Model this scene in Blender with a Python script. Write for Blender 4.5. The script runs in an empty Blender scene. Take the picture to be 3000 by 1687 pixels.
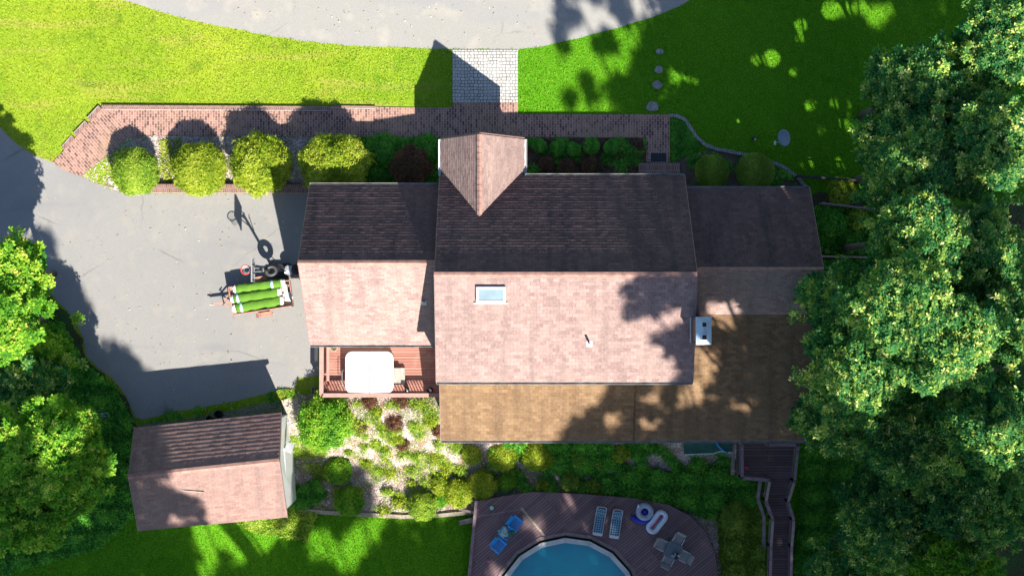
import bpy, bmesh, math, random
import numpy as np
from mathutils import Vector, Matrix
from mathutils.geometry import tessellate_polygon
R = math.radians
C = bpy.context.scene.collection
SC = bpy.context.scene
# ------------------------------------------------------------------ camera, sky, sun, exposure
CAM_H = 75.0; F = 4275.0
cam_d = bpy.data.cameras.new('camera'); cam = bpy.data.objects.new('camera', cam_d); C.objects.link(cam)
cam.location = (0, 0, CAM_H); cam.rotation_euler = (0, 0, 0)
cam_d.sensor_width = 36; cam_d.lens = 36 * F / 3000; cam_d.clip_end = 2000; cam_d.clip_start = .5
SC.camera = cam
AZ, EL = 24.0, 44.5
SUN = Vector((math.sin(R(AZ)) * math.cos(R(EL)), -math.cos(R(AZ)) * math.cos(R(EL)), math.sin(R(EL))))
SX, SY = -SUN.x / SUN.z, -SUN.y / SUN.z          # horizontal drift of a shadow per metre of height
w = bpy.data.worlds.new('World'); SC.world = w; w.use_nodes = True
nt = w.node_tree; bg = nt.nodes['Background']
sky = nt.nodes.new('ShaderNodeTexSky'); sky.sky_type = 'NISHITA'; sky.sun_disc = False
sky.sun_elevation = R(EL); sky.sun_rotation = R(180 - AZ); sky.ozone_density = 5.0
nt.links.new(sky.outputs[0], bg.inputs[0]); bg.inputs[1].default_value = 0.08
sl = bpy.data.lights.new('sun', 'SUN'); sl.energy = 5.0; sl.angle = R(0.53); sl.color = (1, .955, .88)
so = bpy.data.objects.new('sun', sl); C.objects.link(so); so.location = SUN * 80
so.rotation_euler = SUN.to_track_quat('Z', 'Y').to_euler()
SC.view_settings.view_transform = 'Standard'; SC.view_settings.look = 'None'
SC.view_settings.exposure = 1.2; SC.view_settings.gamma = 1
SC.cycles.max_bounces = 6; SC.cycles.transparent_max_bounces = 4; SC.cycles.diffuse_bounces = 3

# ------------------------------------------------------------------ geometry of the place
def P(px, py, h=0.0):
    s = (CAM_H - h) / F
    return Vector(((px - 1500) * s, (843.5 - py) * s, h))
def sstep(a, b, x):
    t = np.clip((x - a) / (b - a), 0, 1); return t * t * (3 - 2 * t)
def g(x, y):                                     # height of the ground
    x = np.asarray(x, float); y = np.asarray(y, float)
    wr = sstep(-13.2, -10.6, x)
    return -wr * 2.3 * sstep(-6.2, -10.2, y) - (1 - wr) * 1.3 * sstep(-7.5, -15, y)
def G(px, py, up=0.0):
    h = 0.0
    for _ in range(6):
        p = P(px, py, h + up); h = float(g(p.x, p.y))
    p = P(px, py, h + up); return p
def gz(x, y): return float(g(x, y))

class MB:
    def __init__(s): s.v = []; s.f = []; s.uv = None
    def add(s, vs, fs):
        o = len(s.v); s.v += [tuple(v) for v in vs]; s.f += [tuple(i + o for i in f) for f in fs]; return s
    def box(s, c, d, rz=0, M=None):
        x, y, z = d[0] / 2, d[1] / 2, d[2] / 2
        m = (Matrix.Translation(c) @ Matrix.Rotation(rz, 4, 'Z')) if M is None else Matrix.Translation(c) @ M
        vs = [m @ Vector((a * x, b * y, e * z)) for e in (-1, 1) for b in (-1, 1) for a in (-1, 1)]
        return s.add(vs, [(0, 2, 3, 1), (4, 5, 7, 6), (0, 1, 5, 4), (2, 6, 7, 3), (0, 4, 6, 2), (1, 3, 7, 5)])
    def bar(s, p, q, w_, h_, up=(0, 0, 1)):
        p = Vector(p); q = Vector(q); d = (q - p).normalized(); u = Vector(up)
        a = d.cross(u)
        if a.length < 1e-4: a = d.cross(Vector((0, 1, 0)))
        a.normalize(); b = a.cross(d).normalized()
        vs = [e + a * i * w_ / 2 + b * j * h_ / 2 for e in (p, q) for i, j in ((-1, -1), (1, -1), (1, 1), (-1, 1))]
        return s.add(vs, [(3, 2, 1, 0), (4, 5, 6, 7), (0, 1, 5, 4), (1, 2, 6, 5), (2, 3, 7, 6), (3, 0, 4, 7)])
    def tube(s, pts, r, n=8, cap=True):
        pts = [Vector(p) for p in pts]; rs = r if hasattr(r, '__len__') else [r] * len(pts)
        o = len(s.v); prev = None
        for i, p in enumerate(pts):
            d = (pts[min(i + 1, len(pts) - 1)] - pts[max(i - 1, 0)]).normalized()
            a = d.cross(Vector((0, 0, 1))) if prev is None else prev - d * prev.dot(d)
            if a.length < 1e-3: a = Vector((1, 0, 0)) - d * d.x
            a.normalize(); prev = a; b = d.cross(a)
            for k in range(n):
                t = 2 * math.pi * k / n; s.v.append(tuple(p + (a * math.cos(t) + b * math.sin(t)) * rs[i]))
        for i in range(len(pts) - 1):
            for k in range(n):
                s.f.append((o + i * n + k, o + i * n + (k + 1) % n, o + (i + 1) * n + (k + 1) % n, o + (i + 1) * n + k))
        if cap:
            s.f.append(tuple(o + k for k in reversed(range(n)))); e = o + (len(pts) - 1) * n
            s.f.append(tuple(e + k for k in range(n)))
        return s
    def lathe(s, c, prof, n=20, M=None):
        o = len(s.v); c = Vector(c); M = M or Matrix.Identity(4)
        for r, z in prof:
            for k in range(n):
                t = 2 * math.pi * k / n; s.v.append(tuple(c + M @ Vector((r * math.cos(t), r * math.sin(t), z))))
        for i in range(len(prof) - 1):
            for k in range(n):
                s.f.append((o + i * n + k, o + i * n + (k + 1) % n, o + (i + 1) * n + (k + 1) % n, o + (i + 1) * n + k))
        return s
    def torus(s, c, R1, r, n=28, m=10, M=None, sy=1.0):
        o = len(s.v); c = Vector(c); M = M or Matrix.Identity(4)
        for i in range(n):
            t = 2 * math.pi * i / n
            for j in range(m):
                u = 2 * math.pi * j / m; q = R1 + r * math.cos(u)
                s.v.append(tuple(c + M @ Vector((q * math.cos(t), q * math.sin(t) * sy, r * math.sin(u)))))
        for i in range(n):
            for j in range(m):
                s.f.append((o + i * m + j, o + ((i + 1) % n) * m + j, o + ((i + 1) % n) * m + (j + 1) % m, o + i * m + (j + 1) % m))
        return s
    def prism(s, poly, z0, z1):
        n = len(poly); z0f = z0 if callable(z0) else (lambda p: z0); z1f = z1 if callable(z1) else (lambda p: z1)
        vs = [(p[0], p[1], z0f(p)) for p in poly] + [(p[0], p[1], z1f(p)) for p in poly]
        area = sum(poly[i][0] * poly[(i + 1) % n][1] - poly[(i + 1) % n][0] * poly[i][1] for i in range(n))
        fs = [tuple(reversed(range(n))), tuple(range(n, 2 * n))] + [(i, (i + 1) % n, n + (i + 1) % n, n + i) for i in range(n)]
        if area < 0: fs = [tuple(reversed(f)) for f in fs]
        return s.add(vs, fs)

LOC = {}
def off(parent):
    o = Vector((0, 0, 0))
    while parent is not None:
        o = o + Vector(parent.location); parent = parent.parent
    return o
def build(name, mb, m, parent=None, smooth=False, label=None):
    o_ = off(parent); me = bpy.data.meshes.new(name)
    me.from_pydata([(v[0] - o_.x, v[1] - o_.y, v[2] - o_.z) for v in mb.v], [], mb.f)
    if mb.uv:
        ul = me.uv_layers.new(name='UVMap'); flat = []
        for f in mb.uv: flat += [c for p in f for c in p]
        ul.data.foreach_set('uv', flat)
    if smooth: me.polygons.foreach_set('use_smooth', [True] * len(me.polygons))
    me.materials.append(m); ob = bpy.data.objects.new(name, me); C.objects.link(ob); ob.parent = parent
    if label: ob['label'] = label
    return ob
def tag(o, label=None, cat=None, group=None, kind=None):
    if label: o['label'] = label
    if cat: o['category'] = cat
    if group: o['group'] = group
    if kind: o['kind'] = kind
    return o
def thing(name, label, cat, loc=(0, 0, 0), rz=0, group=None):
    o = bpy.data.objects.new(name, None); C.objects.link(o); o.location = loc; o.rotation_euler = (0, 0, rz)
    o.empty_display_size = .2
    return tag(o, label, cat, group)
def copy_tree(o, parent=None):
    c = o.copy(); C.objects.link(c); c.parent = parent
    for ch in list(o.children): copy_tree(ch, c)
    return c
def bevel(o, wd=.02, seg=2):
    m = o.modifiers.new('bevel', 'BEVEL'); m.width = wd; m.segments = seg; m.limit_method = 'ANGLE'; return o

# ------------------------------------------------------------------ materials
def base_mat(name):
    m = bpy.data.materials.new(name); m.use_nodes = True; n = m.node_tree.nodes; return m, n, m.node_tree.links, n['Principled BSDF']
def ramp(n, stops):
    r = n.new('ShaderNodeValToRGB'); e = r.color_ramp.elements
    while len(e) < len(stops): e.new(.5)
    for i, (p, c) in enumerate(stops): e[i].position = p; e[i].color = (*c, 1)
    return r
def plain(name, col, rough=.6, metal=0, var=.12, scale=6, spec=.4):
    m, n, l, b = base_mat(name)
    tc = n.new('ShaderNodeTexCoord'); nz = n.new('ShaderNodeTexNoise'); nz.inputs['Scale'].default_value = scale; nz.inputs['Detail'].default_value = 5
    l.new(tc.outputs['Object'], nz.inputs['Vector'])
    r = ramp(n, [(.3, tuple(c * (1 - var) for c in col)), (.7, tuple(min(1, c * (1 + var)) for c in col))])
    l.new(nz.outputs[0], r.inputs[0]); l.new(r.outputs[0], b.inputs['Base Color'])
    b.inputs['Roughness'].default_value = rough; b.inputs['Metallic'].default_value = metal; b.inputs['Specular IOR Level'].default_value = spec
    return m
def layered(name, layers, rough=.85, bump=None, spec=.2):
    """layers: first (scale, detail, stops) gives the colour; later (scale, detail, lo, hi, colour, strength[,stretch]) patches go over it"""
    m, n, l, b = base_mat(name); tc = n.new('ShaderNodeTexCoord')
    def noise(sc, det, st=None):
        nz = n.new('ShaderNodeTexNoise'); nz.inputs['Scale'].default_value = sc; nz.inputs['Detail'].default_value = det
        if st:
            mp = n.new('ShaderNodeMapping'); mp.inputs['Scale'].default_value = st; l.new(tc.outputs['Object'], mp.inputs[0]); l.new(mp.outputs[0], nz.inputs['Vector'])
        else: l.new(tc.outputs['Object'], nz.inputs['Vector'])
        return nz
    sc, det, stops = layers[0]; nz = noise(sc, det); r = ramp(n, stops); l.new(nz.outputs[0], r.inputs[0]); cur = r.outputs[0]
    for L in layers[1:]:
        nz = noise(L[0], L[1], L[6] if len(L) > 6 else None)
        rr = ramp(n, [(L[2], (0, 0, 0)), (L[3], (L[5],) * 3)]); l.new(nz.outputs[0], rr.inputs[0])
        mx = n.new('ShaderNodeMixRGB'); l.new(rr.outputs[0], mx.inputs[0]); l.new(cur, mx.inputs[1]); mx.inputs[2].default_value = (*L[4], 1); cur = mx.outputs[0]
    l.new(cur, b.inputs['Base Color']); b.inputs['Roughness'].default_value = rough; b.inputs['Specular IOR Level'].default_value = spec
    if bump:
        nz = noise(bump[0], 4); bp = n.new('ShaderNodeBump'); bp.inputs['Strength'].default_value = bump[1]; bp.inputs['Distance'].default_value = bump[2]
        l.new(nz.outputs[0], bp.inputs['Height']); l.new(bp.outputs[0], b.inputs['Normal'])
    m['cur'] = 1
    return m
def cracked(m, scale, width, col):
    n = m.node_tree.nodes; l = m.node_tree.links; b = n['Principled BSDF']; tc = n.new('ShaderNodeTexCoord')
    nz = n.new('ShaderNodeTexNoise'); nz.inputs['Scale'].default_value = 1.3; nz.inputs['Detail'].default_value = 6
    ad = n.new('ShaderNodeMixRGB'); ad.blend_type = 'ADD'; ad.inputs[0].default_value = .35
    l.new(tc.outputs['Object'], nz.inputs['Vector']); l.new(tc.outputs['Object'], ad.inputs[1]); l.new(nz.outputs['Color'], ad.inputs[2])
    vo = n.new('ShaderNodeTexVoronoi'); vo.feature = 'DISTANCE_TO_EDGE'; vo.inputs['Scale'].default_value = scale; l.new(ad.outputs[0], vo.inputs['Vector'])
    r = ramp(n, [(0, (1, 1, 1)), (width, (0, 0, 0))]); l.new(vo.outputs['Distance'], r.inputs[0])
    nm = n.new('ShaderNodeTexNoise'); nm.inputs['Scale'].default_value = .35; l.new(tc.outputs['Object'], nm.inputs['Vector'])
    rm = ramp(n, [(.5, (0, 0, 0)), (.62, (.55, .55, .55))]); l.new(nm.outputs[0], rm.inputs[0])
    mu = n.new('ShaderNodeMath'); mu.operation = 'MULTIPLY'; l.new(r.outputs[0], mu.inputs[0]); l.new(rm.outputs[0], mu.inputs[1])
    src = b.inputs['Base Color'].links[0].from_socket; mx = n.new('ShaderNodeMixRGB'); l.new(mu.outputs[0], mx.inputs[0]); l.new(src, mx.inputs[1]); mx.inputs[2].default_value = (*col, 1)
    l.new(mx.outputs[0], b.inputs['Base Color']); return m
def bricks(name, c1, c2, mortar, bw, bh, rot=0, ms=.012, uv=False, rough=.85, bias=0, patch=None, bump=.4, squash=1.0, offs=.5, distort=0):
    m, n, l, b = base_mat(name); tc = n.new('ShaderNodeTexCoord'); mp = n.new('ShaderNodeMapping'); mp.inputs['Rotation'].default_value = (0, 0, rot)
    if distort:
        dn = n.new('ShaderNodeTexNoise'); dn.inputs['Scale'].default_value = 2.2; dn.inputs['Detail'].default_value = 3; l.new(tc.outputs['Object'], dn.inputs['Vector']); da = n.new('ShaderNodeMixRGB'); da.blend_type = 'ADD'; da.inputs[0].default_value = distort; l.new(tc.outputs['Object'], da.inputs[1]); l.new(dn.outputs['Color'], da.inputs[2]); l.new(da.outputs[0], mp.inputs[0])
    else: l.new(tc.outputs['UV' if uv else 'Object'], mp.inputs[0])
    bt = n.new('ShaderNodeTexBrick'); bt.inputs['Scale'].default_value = 1; bt.inputs['Brick Width'].default_value = bw; bt.inputs['Row Height'].default_value = bh
    bt.inputs['Mortar Size'].default_value = ms; bt.inputs['Mortar Smooth'].default_value = .3; bt.inputs['Bias'].default_value = bias; bt.offset = offs; bt.squash = squash
    bt.inputs['Color1'].default_value = (*c1, 1); bt.inputs['Color2'].default_value = (*c2, 1); bt.inputs['Mortar'].default_value = (*mortar, 1)
    l.new(mp.outputs[0], bt.inputs['Vector']); cur = bt.outputs['Color']
    for L in (patch or []):
        nz = n.new('ShaderNodeTexNoise'); nz.inputs['Scale'].default_value = L[0]; nz.inputs['Detail'].default_value = L[1]
        mp2 = n.new('ShaderNodeMapping'); mp2.inputs['Scale'].default_value = L[6] if len(L) > 6 else (1, 1, 1); l.new(tc.outputs['Object'], mp2.inputs[0]); l.new(mp2.outputs[0], nz.inputs['Vector'])
        rr = ramp(n, [(L[2], (0, 0, 0)), (L[3], (L[5],) * 3)]); l.new(nz.outputs[0], rr.inputs[0])
        mx = n.new('ShaderNodeMixRGB'); l.new(rr.outputs[0], mx.inputs[0]); l.new(cur, mx.inputs[1]); mx.inputs[2].default_value = (*L[4], 1); cur = mx.outputs[0]
    l.new(cur, b.inputs['Base Color']); b.inputs['Roughness'].default_value = rough; b.inputs['Specular IOR Level'].default_value = .2
    if bump:
        bp = n.new('ShaderNodeBump'); bp.inputs['Strength'].default_value = bump; bp.inputs['Distance'].default_value = .01; bp.invert = True
        l.new(bt.outputs['Fac'], bp.inputs['Height']); l.new(bp.outputs[0], b.inputs['Normal'])
    return m
def leafmat(name, dark, mid, light, trans=.35, rough=.42, tip=None):
    m, n, l, b = base_mat(name); at = n.new('ShaderNodeAttribute'); at.attribute_name = 'lv'
    st = [(0.05, dark), (.5, mid), (.88, light)] + ([(1.0, tip)] if tip else [])
    r = ramp(n, st); l.new(at.outputs['Fac'], r.inputs[0]); l.new(r.outputs[0], b.inputs['Base Color'])
    b.inputs['Roughness'].default_value = rough; b.inputs['Specular IOR Level'].default_value = .12
    tr = n.new('ShaderNodeBsdfTranslucent'); mx = n.new('ShaderNodeMixShader'); mx.inputs[0].default_value = trans
    hs = n.new('ShaderNodeHueSaturation'); hs.inputs['Value'].default_value = 1.35; hs.inputs['Saturation'].default_value = 1.1; l.new(r.outputs[0], hs.inputs['Color']); l.new(hs.outputs[0], tr.inputs[0])
    l.new(b.outputs[0], mx.inputs[1]); l.new(tr.outputs[0], mx.inputs[2]); l.new(mx.outputs[0], n['Material Output'].inputs[0]); return m

M = {}
M['lawn'] = layered('lawn', [(26, 8, [(.3, (.09, .18, .01)), (.5, (.19, .29, .015)), (.7, (.29, .38, .03))]),
    (.28, 5, .42, .66, (.36, .38, .03), .45), (.5, 6, .54, .66, (.38, .29, .08), .45, (.35, 2.6, 1)), (1.1, 4, .55, .75, (.22, .17, .05), .35), (.9, 3, .58, .72, (.04, .13, .01), .6)], .9, (60, .5, .03), spec=.1)
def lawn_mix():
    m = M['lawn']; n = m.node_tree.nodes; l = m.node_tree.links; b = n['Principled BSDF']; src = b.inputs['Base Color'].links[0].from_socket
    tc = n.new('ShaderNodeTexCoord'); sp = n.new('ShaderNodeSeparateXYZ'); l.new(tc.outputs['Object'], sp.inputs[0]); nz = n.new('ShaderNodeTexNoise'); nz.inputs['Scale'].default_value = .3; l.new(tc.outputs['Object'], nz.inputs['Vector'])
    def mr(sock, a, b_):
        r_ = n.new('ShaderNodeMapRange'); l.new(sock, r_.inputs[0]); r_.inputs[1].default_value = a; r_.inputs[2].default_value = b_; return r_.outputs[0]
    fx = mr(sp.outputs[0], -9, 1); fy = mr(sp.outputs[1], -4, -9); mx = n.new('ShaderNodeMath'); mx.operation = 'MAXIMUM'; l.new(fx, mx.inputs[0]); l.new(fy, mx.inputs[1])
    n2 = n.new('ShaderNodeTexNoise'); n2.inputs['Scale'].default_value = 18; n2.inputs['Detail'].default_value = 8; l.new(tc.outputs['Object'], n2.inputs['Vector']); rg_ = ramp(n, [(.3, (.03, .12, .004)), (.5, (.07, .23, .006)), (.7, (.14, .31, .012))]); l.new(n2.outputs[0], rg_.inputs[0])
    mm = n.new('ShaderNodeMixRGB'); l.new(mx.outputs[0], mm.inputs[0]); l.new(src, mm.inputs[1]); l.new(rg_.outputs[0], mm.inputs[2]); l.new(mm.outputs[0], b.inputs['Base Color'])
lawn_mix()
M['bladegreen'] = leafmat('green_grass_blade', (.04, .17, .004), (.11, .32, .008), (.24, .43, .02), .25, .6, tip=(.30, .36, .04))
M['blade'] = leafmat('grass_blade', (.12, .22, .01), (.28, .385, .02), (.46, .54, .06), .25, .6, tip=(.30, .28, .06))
M['asphalt'] = cracked(layered('asphalt', [(55, 8, [(.3, (.20, .192, .18)), (.55, (.262, .253, .236)), (.75, (.335, .325, .303))]),
    (.16, 6, .46, .66, (.205, .203, .198), .5), (1.3, 7, .52, .7, (.33, .29, .235), .3), (.5, 4, .6, .75, (.17, .17, .175), .5, (.35, 1.6, 1)),
    (3.5, 5, .62, .72, (.23, .2, .165), .4)], .92, (140, .35, .01)), .16, .008, (.1, .09, .08))
M['asphalt_up'] = cracked(layered('asphalt_up', [(50, 8, [(.3, (.22, .21, .19)), (.55, (.30, .285, .255)), (.75, (.38, .36, .325))]),
    (.3, 5, .5, .68, (.24, .24, .245), .6, (.4, 1.5, 1)), (.8, 6, .55, .7, (.40, .36, .29), .5)], .92, (140, .35, .01)), .13, .007, (.12, .11, .09))
BR = [(.6, 5, .48, .62, (.36, .23, .15), .55), (3, 5, .55, .7, (.10, .065, .055), .35)]
M['walk'] = bricks('walk_brick', (.12, .065, .055), (.36, .20, .15), (.50, .345, .28), .26, .135, R(90), .012, patch=BR)
M['walk_angle'] = bricks('walk_brick_angled', (.12, .065, .055), (.36, .20, .15), (.50, .345, .28), .26, .135, R(50), .012, patch=BR)
M['wall_brick'] = bricks('wall_brick', (.16, .085, .07), (.26, .15, .12), (.33, .24, .2), .11, .3, 0, .012, patch=[BR[1]])
M['cobble'] = bricks('cobble', (.37, .355, .33), (.50, .48, .445), (.07, .07, .06), .235, .165, 0, .016, patch=[(1.2, 4, .5, .68, (.38, .37, .34), .5), (7, 5, .62, .72, (.2, .24, .08), .35)], squash=.7, offs=.4, distort=.16)
def shingle(name, c1, c2, stain, streak, w_=.30):
    return bricks(name, c1, c2, tuple(c * .55 for c in c1), w_, .14, 0, .006, uv=True, patch=[(.55, 5, .42, .66, stain, .55), (1.5, 6, .46, .68, streak, .7, (1.3, .16, .16)), (9, 4, .4, .75, tuple(c * 1.25 for c in c2), .35)], bump=.2)
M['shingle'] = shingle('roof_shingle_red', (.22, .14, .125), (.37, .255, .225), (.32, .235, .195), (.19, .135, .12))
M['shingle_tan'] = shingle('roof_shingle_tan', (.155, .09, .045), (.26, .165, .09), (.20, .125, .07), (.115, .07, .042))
M['shingle_n'] = shingle('roof_shingle_north_shaded', (.10, .058, .055), (.17, .10, .092), (.075, .05, .05), (.05, .037, .04))  # darker copy of the red shingle: grazing-sun shade of north slopes painted in
M['shingle_shed'] = shingle('roof_shingle_shed', (.22, .125, .105), (.32, .20, .165), (.25, .17, .15), (.16, .11, .10), .33)
M['trim'] = plain('brown_trim', (.24, .15, .13), .6, var=.15)
M['ridge'] = plain('ridge_cap', (.34, .19, .15), .85, var=.25, scale=4)
M['white'] = plain('white_paint', (.58, .59, .58), .5, var=.05)
M['tubwhite'] = plain('cover_vinyl', (.52, .52, .515), .55, var=.06, scale=2)
M['gutter'] = plain('gutter_metal', (.30, .29, .27), .6, var=.35, scale=3)
M['siding'] = bricks('siding', (.62, .61, .57), (.66, .65, .61), (.36, .35, .33), 6, .14, 0, .01, rough=.6, bump=.5)
M['glass'] = plain('glass', (.05, .07, .08), .08, var=.1, spec=.8)
M['skyglass'] = plain('skylight_glass', (.17, .24, .28), .2, var=.12, spec=.6, scale=2)
M['deckred'] = bricks('deck_boards_red', (.30, .13, .10), (.40, .19, .145), (.07, .03, .025), 4.5, .14, 0, .008, patch=[(2, 5, .5, .7, (.42, .26, .2), .45)], bump=.3)
M['railred'] = plain('rail_red', (.42, .22, .18), .6, var=.12, scale=5)
M['deckbrown'] = bricks('deck_boards_brown', (.155, .097, .105), (.21, .14, .145), (.035, .022, .02), 5, .145, R(-40), .01, patch=[(.7, 6, .55, .72, (.21, .15, .13), .6), (2.5, 4, .6, .75, (.075, .05, .05), .5)], bump=.3)
M['deckbrown2'] = bricks('stair_boards_brown', (.10, .068, .07), (.15, .10, .10), (.02, .014, .012), 5, .145, 0, .01, patch=[(1.3, 5, .55, .72, (.17, .12, .10), .5)], bump=.3)
M['railbrown'] = plain('rail_brown', (.22, .155, .165), .7, var=.25, scale=4)
M['batten'] = plain('worn_board', (.33, .27, .19), .8, var=.3, scale=9)
M['water'] = layered('pool_water', [(.5, 4, [(.35, (.003, .23, .33)), (.65, (.004, .31, .38))]), (1.1, 3, .68, .74, (.02, .5, .45), .5)], .08, (5, .25, .03), spec=.6)
M['poolrim'] = plain('pool_rim', (.50, .51, .50), .45, var=.12, scale=3)
M['mulch'] = layered('mulch', [(30, 8, [(.3, (.06, .04, .03)), (.55, (.17, .12, .09)), (.75, (.32, .25, .18))]), (.8, 5, .5, .65, (.045, .06, .02), .6)], .95, (50, .8, .04))
M['gravelbed'] = layered('gravel_bed', [(16, 9, [(.3, (.15, .10, .075)), (.48, (.42, .32, .27)), (.62, (.64, .56, .52))]), (.7, 5, .46, .58, (.12, .18, .04), .75), (1.6, 6, .5, .62, (.28, .17, .11), .7)], .95, (45, .8, .05))
M['chip'] = leafmat('wood_chips', (.34, .25, .20), (.58, .48, .42), (.76, .70, .66), .0, .9)
M['soil'] = layered('forest_floor', [(12, 8, [(.3, (.03, .035, .012)), (.55, (.08, .075, .035)), (.75, (.16, .12, .07))]), (.6, 5, .42, .6, (.03, .13, .02), .8)], .95, (30, .8, .05))
M['oak'] = leafmat('oak_leaf', (.02, .11, .04), (.075, .26, .065), (.46, .56, .09), .42, .5, tip=(.85, .82, .32))
M['maple'] = leafmat('maple_leaf', (.04, .17, .015), (.15, .37, .025), (.42, .56, .05), .38, .5, tip=(.6, .62, .12))
M['bushleaf'] = leafmat('bush_leaf', (.06, .17, .015), (.25, .38, .03), (.48, .56, .08), .3, .5, tip=(.45, .48, .12))
M['bushyellow'] = leafmat('bush_leaf_yellow', (.08, .17, .01), (.28, .36, .02), (.52, .56, .07), .3, .5, tip=(.75, .70, .25))
M['boxleaf'] = leafmat('boxwood_leaf', (.06, .15, .015), (.17, .27, .03), (.33, .44, .06), .25, .5)
M['shadeleaf'] = leafmat('tall_tree_leaf', (.02, .07, .018), (.05, .13, .03), (.12, .2, .04), .04, .6)
M['redleaf'] = leafmat('dark_red_leaf', (.06, .03, .02), (.14, .06, .04), (.17, .13, .05), .2, .5, tip=(.5, .06, .05))
M['groundleaf'] = leafmat('ground_leaf', (.03, .15, .02), (.09, .34, .04), (.22, .50, .05), .3, .5)
M['bark'] = layered('bark', [(8, 8, [(.3, (.07, .055, .04)), (.7, (.22, .19, .155))])], .95, (20, .7, .03))
M['twig'] = plain('pale_twig', (.34, .30, .25), .9, var=.25)
M['stone'] = layered('field_stone', [(6, 6, [(.3, (.16, .16, .15)), (.7, (.34, .33, .31))])], .9, (15, .6, .03))
M['palestone'] = layered('pale_stone', [(6, 6, [(.3, (.30, .26, .22)), (.7, (.50, .45, .40))])], .9, (15, .6, .03))
M['edging'] = bricks('edging_block', (.25, .245, .235), (.34, .33, .32), (.06, .06, .05), .12, .5, 0, .012)
M['concrete'] = layered('concrete', [(10, 7, [(.3, (.33, .28, .2)), (.7, (.52, .45, .34))]), (1.5, 4, .55, .65, (.25, .21, .16), .6)], .9, (40, .3, .01))
M['concrete_dark'] = layered('old_concrete', [(10, 7, [(.3, (.12, .11, .10)), (.7, (.22, .20, .18))]), (1.2, 5, .5, .62, (.05, .10, .03), .6)], .9, (40, .3, .01))
M['black'] = plain('black_plastic', (.018, .018, .02), .45, var=.2)
M['darkmetal'] = plain('dark_metal', (.05, .05, .055), .45, metal=.4, var=.2)
M['grey'] = plain('grey_metal', (.42, .42, .43), .4, metal=.5, var=.15)
M['boardgrey'] = plain('backboard_grey', (.28, .27, .27), .35, var=.15)
M['orange'] = plain('orange_paint', (.78, .05, .03), .45, var=.1)
M['net'] = plain('white_cord', (.72, .72, .72), .8, var=.1)
M['rust'] = plain('rusty_red_paint', (.42, .20, .14), .7, var=.3, scale=12)
M['turf'] = layered('artificial_turf', [(70, 6, [(.3, (.05, .14, .012)), (.7, (.17, .33, .04))]), (3, 4, .45, .7, (.09, .22, .02), .5)], .9, (90, .8, .02))
M['strap'] = plain('pale_blue_tape', (.55, .78, .85), .5, var=.06)
M['sack'] = plain('white_backing', (.74, .73, .70), .8, var=.12, scale=14)
M['tray'] = plain('tray_floor', (.30, .24, .19), .85, var=.35, scale=6)
M['blue'] = plain('bright_blue_plastic', (.02, .30, .68), .4, var=.06)
M['bluedark'] = plain('deep_blue_vinyl', (.012, .03, .42), .3, var=.1)
M['cushion'] = None
M['towel'] = plain('teal_patterned_towel', (.30, .42, .38), .9, var=.5, scale=14)
M['toweldk'] = plain('dark_teal_towel', (.04, .10, .09), .9, var=.4, scale=10)
M['pinkv'] = plain('pink_vinyl', (.60, .03, .12), .35, var=.1)
M['pinkpale'] = plain('pale_pink_vinyl', (.62, .40, .52), .35, var=.1)
M['tealv'] = plain('teal_vinyl', (.05, .42, .40), .35, var=.1)
M['whitev'] = plain('white_vinyl', (.66, .72, .80), .35, var=.05)
M['slate'] = plain('slate_tabletop', (.10, .13, .15), .35, var=.1)
M['tanmesh'] = plain('tan_sling', (.30, .29, .28), .8, var=.1)
M['tarp'] = plain('green_tarp', (.02, .10, .07), .6, var=.3, scale=3)
M['hose'] = plain('blue_hose', (.03, .22, .50), .5)
M['chimcap'] = plain('chimney_cap_metal', (.46, .60, .66), .4, metal=.2, var=.06)
M['chimbrick'] = M['wall_brick']
M['dish'] = plain('dish_grey', (.22, .28, .36), .45, var=.04)
M['pot'] = plain('pale_pot', (.50, .55, .54), .5, var=.1)
def cushion_mat():
    m, n, l, b = base_mat('blue_patterned_cushion'); tc = n.new('ShaderNodeTexCoord'); mp = n.new('ShaderNodeMapping'); mp.inputs['Rotation'].default_value = (0, 0, R(45))
    l.new(tc.outputs['Object'], mp.inputs[0]); ck = n.new('ShaderNodeTexChecker'); ck.inputs['Scale'].default_value = 10; l.new(mp.outputs[0], ck.inputs[0])
    ck.inputs[1].default_value = (.015, .055, .14, 1); ck.inputs[2].default_value = (.17, .30, .36, 1)
    l.new(ck.outputs[0], b.inputs['Base Color']); b.inputs['Roughness'].default_value = .85; return m
M['cushion'] = cushion_mat()

# ------------------------------------------------------------------ ground and paving
def inpoly(px, py, poly):
    px = np.asarray(px); py = np.asarray(py); c = np.zeros(px.shape, bool); n = len(poly); j = n - 1
    for i in range(n):
        xi, yi = poly[i][0], poly[i][1]; xj, yj = poly[j][0], poly[j][1]
        if yi != yj: c ^= ((yi > py) != (yj > py)) & (px < (xj - xi) * (py - yi) / (yj - yi) + xi)
        j = i
    return c
def struct(name, mb, m, smooth=False): return tag(build(name, mb, m, None, smooth), kind='structure')
def ground_sheet():
    ax = np.unique(np.concatenate([np.linspace(-400, -40, 10), np.arange(-38, 38.1, .5), np.linspace(40, 400, 10)]))
    ay = np.unique(np.concatenate([np.linspace(-400, -32, 10), np.arange(-30, 30.1, .5), np.linspace(32, 400, 10)]))
    X, Y = np.meshgrid(ax, ay); Z = g(X, Y); mb = MB(); nx = len(ax)
    mb.v = list(zip(X.ravel().tolist(), Y.ravel().tolist(), Z.ravel().tolist()))
    mb.f = [(j * nx + i, j * nx + i + 1, (j + 1) * nx + i + 1, (j + 1) * nx + i) for j in range(len(ay) - 1) for i in range(nx - 1)]
    struct('lawn', mb, M['lawn'], True)
ground_sheet()
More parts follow.
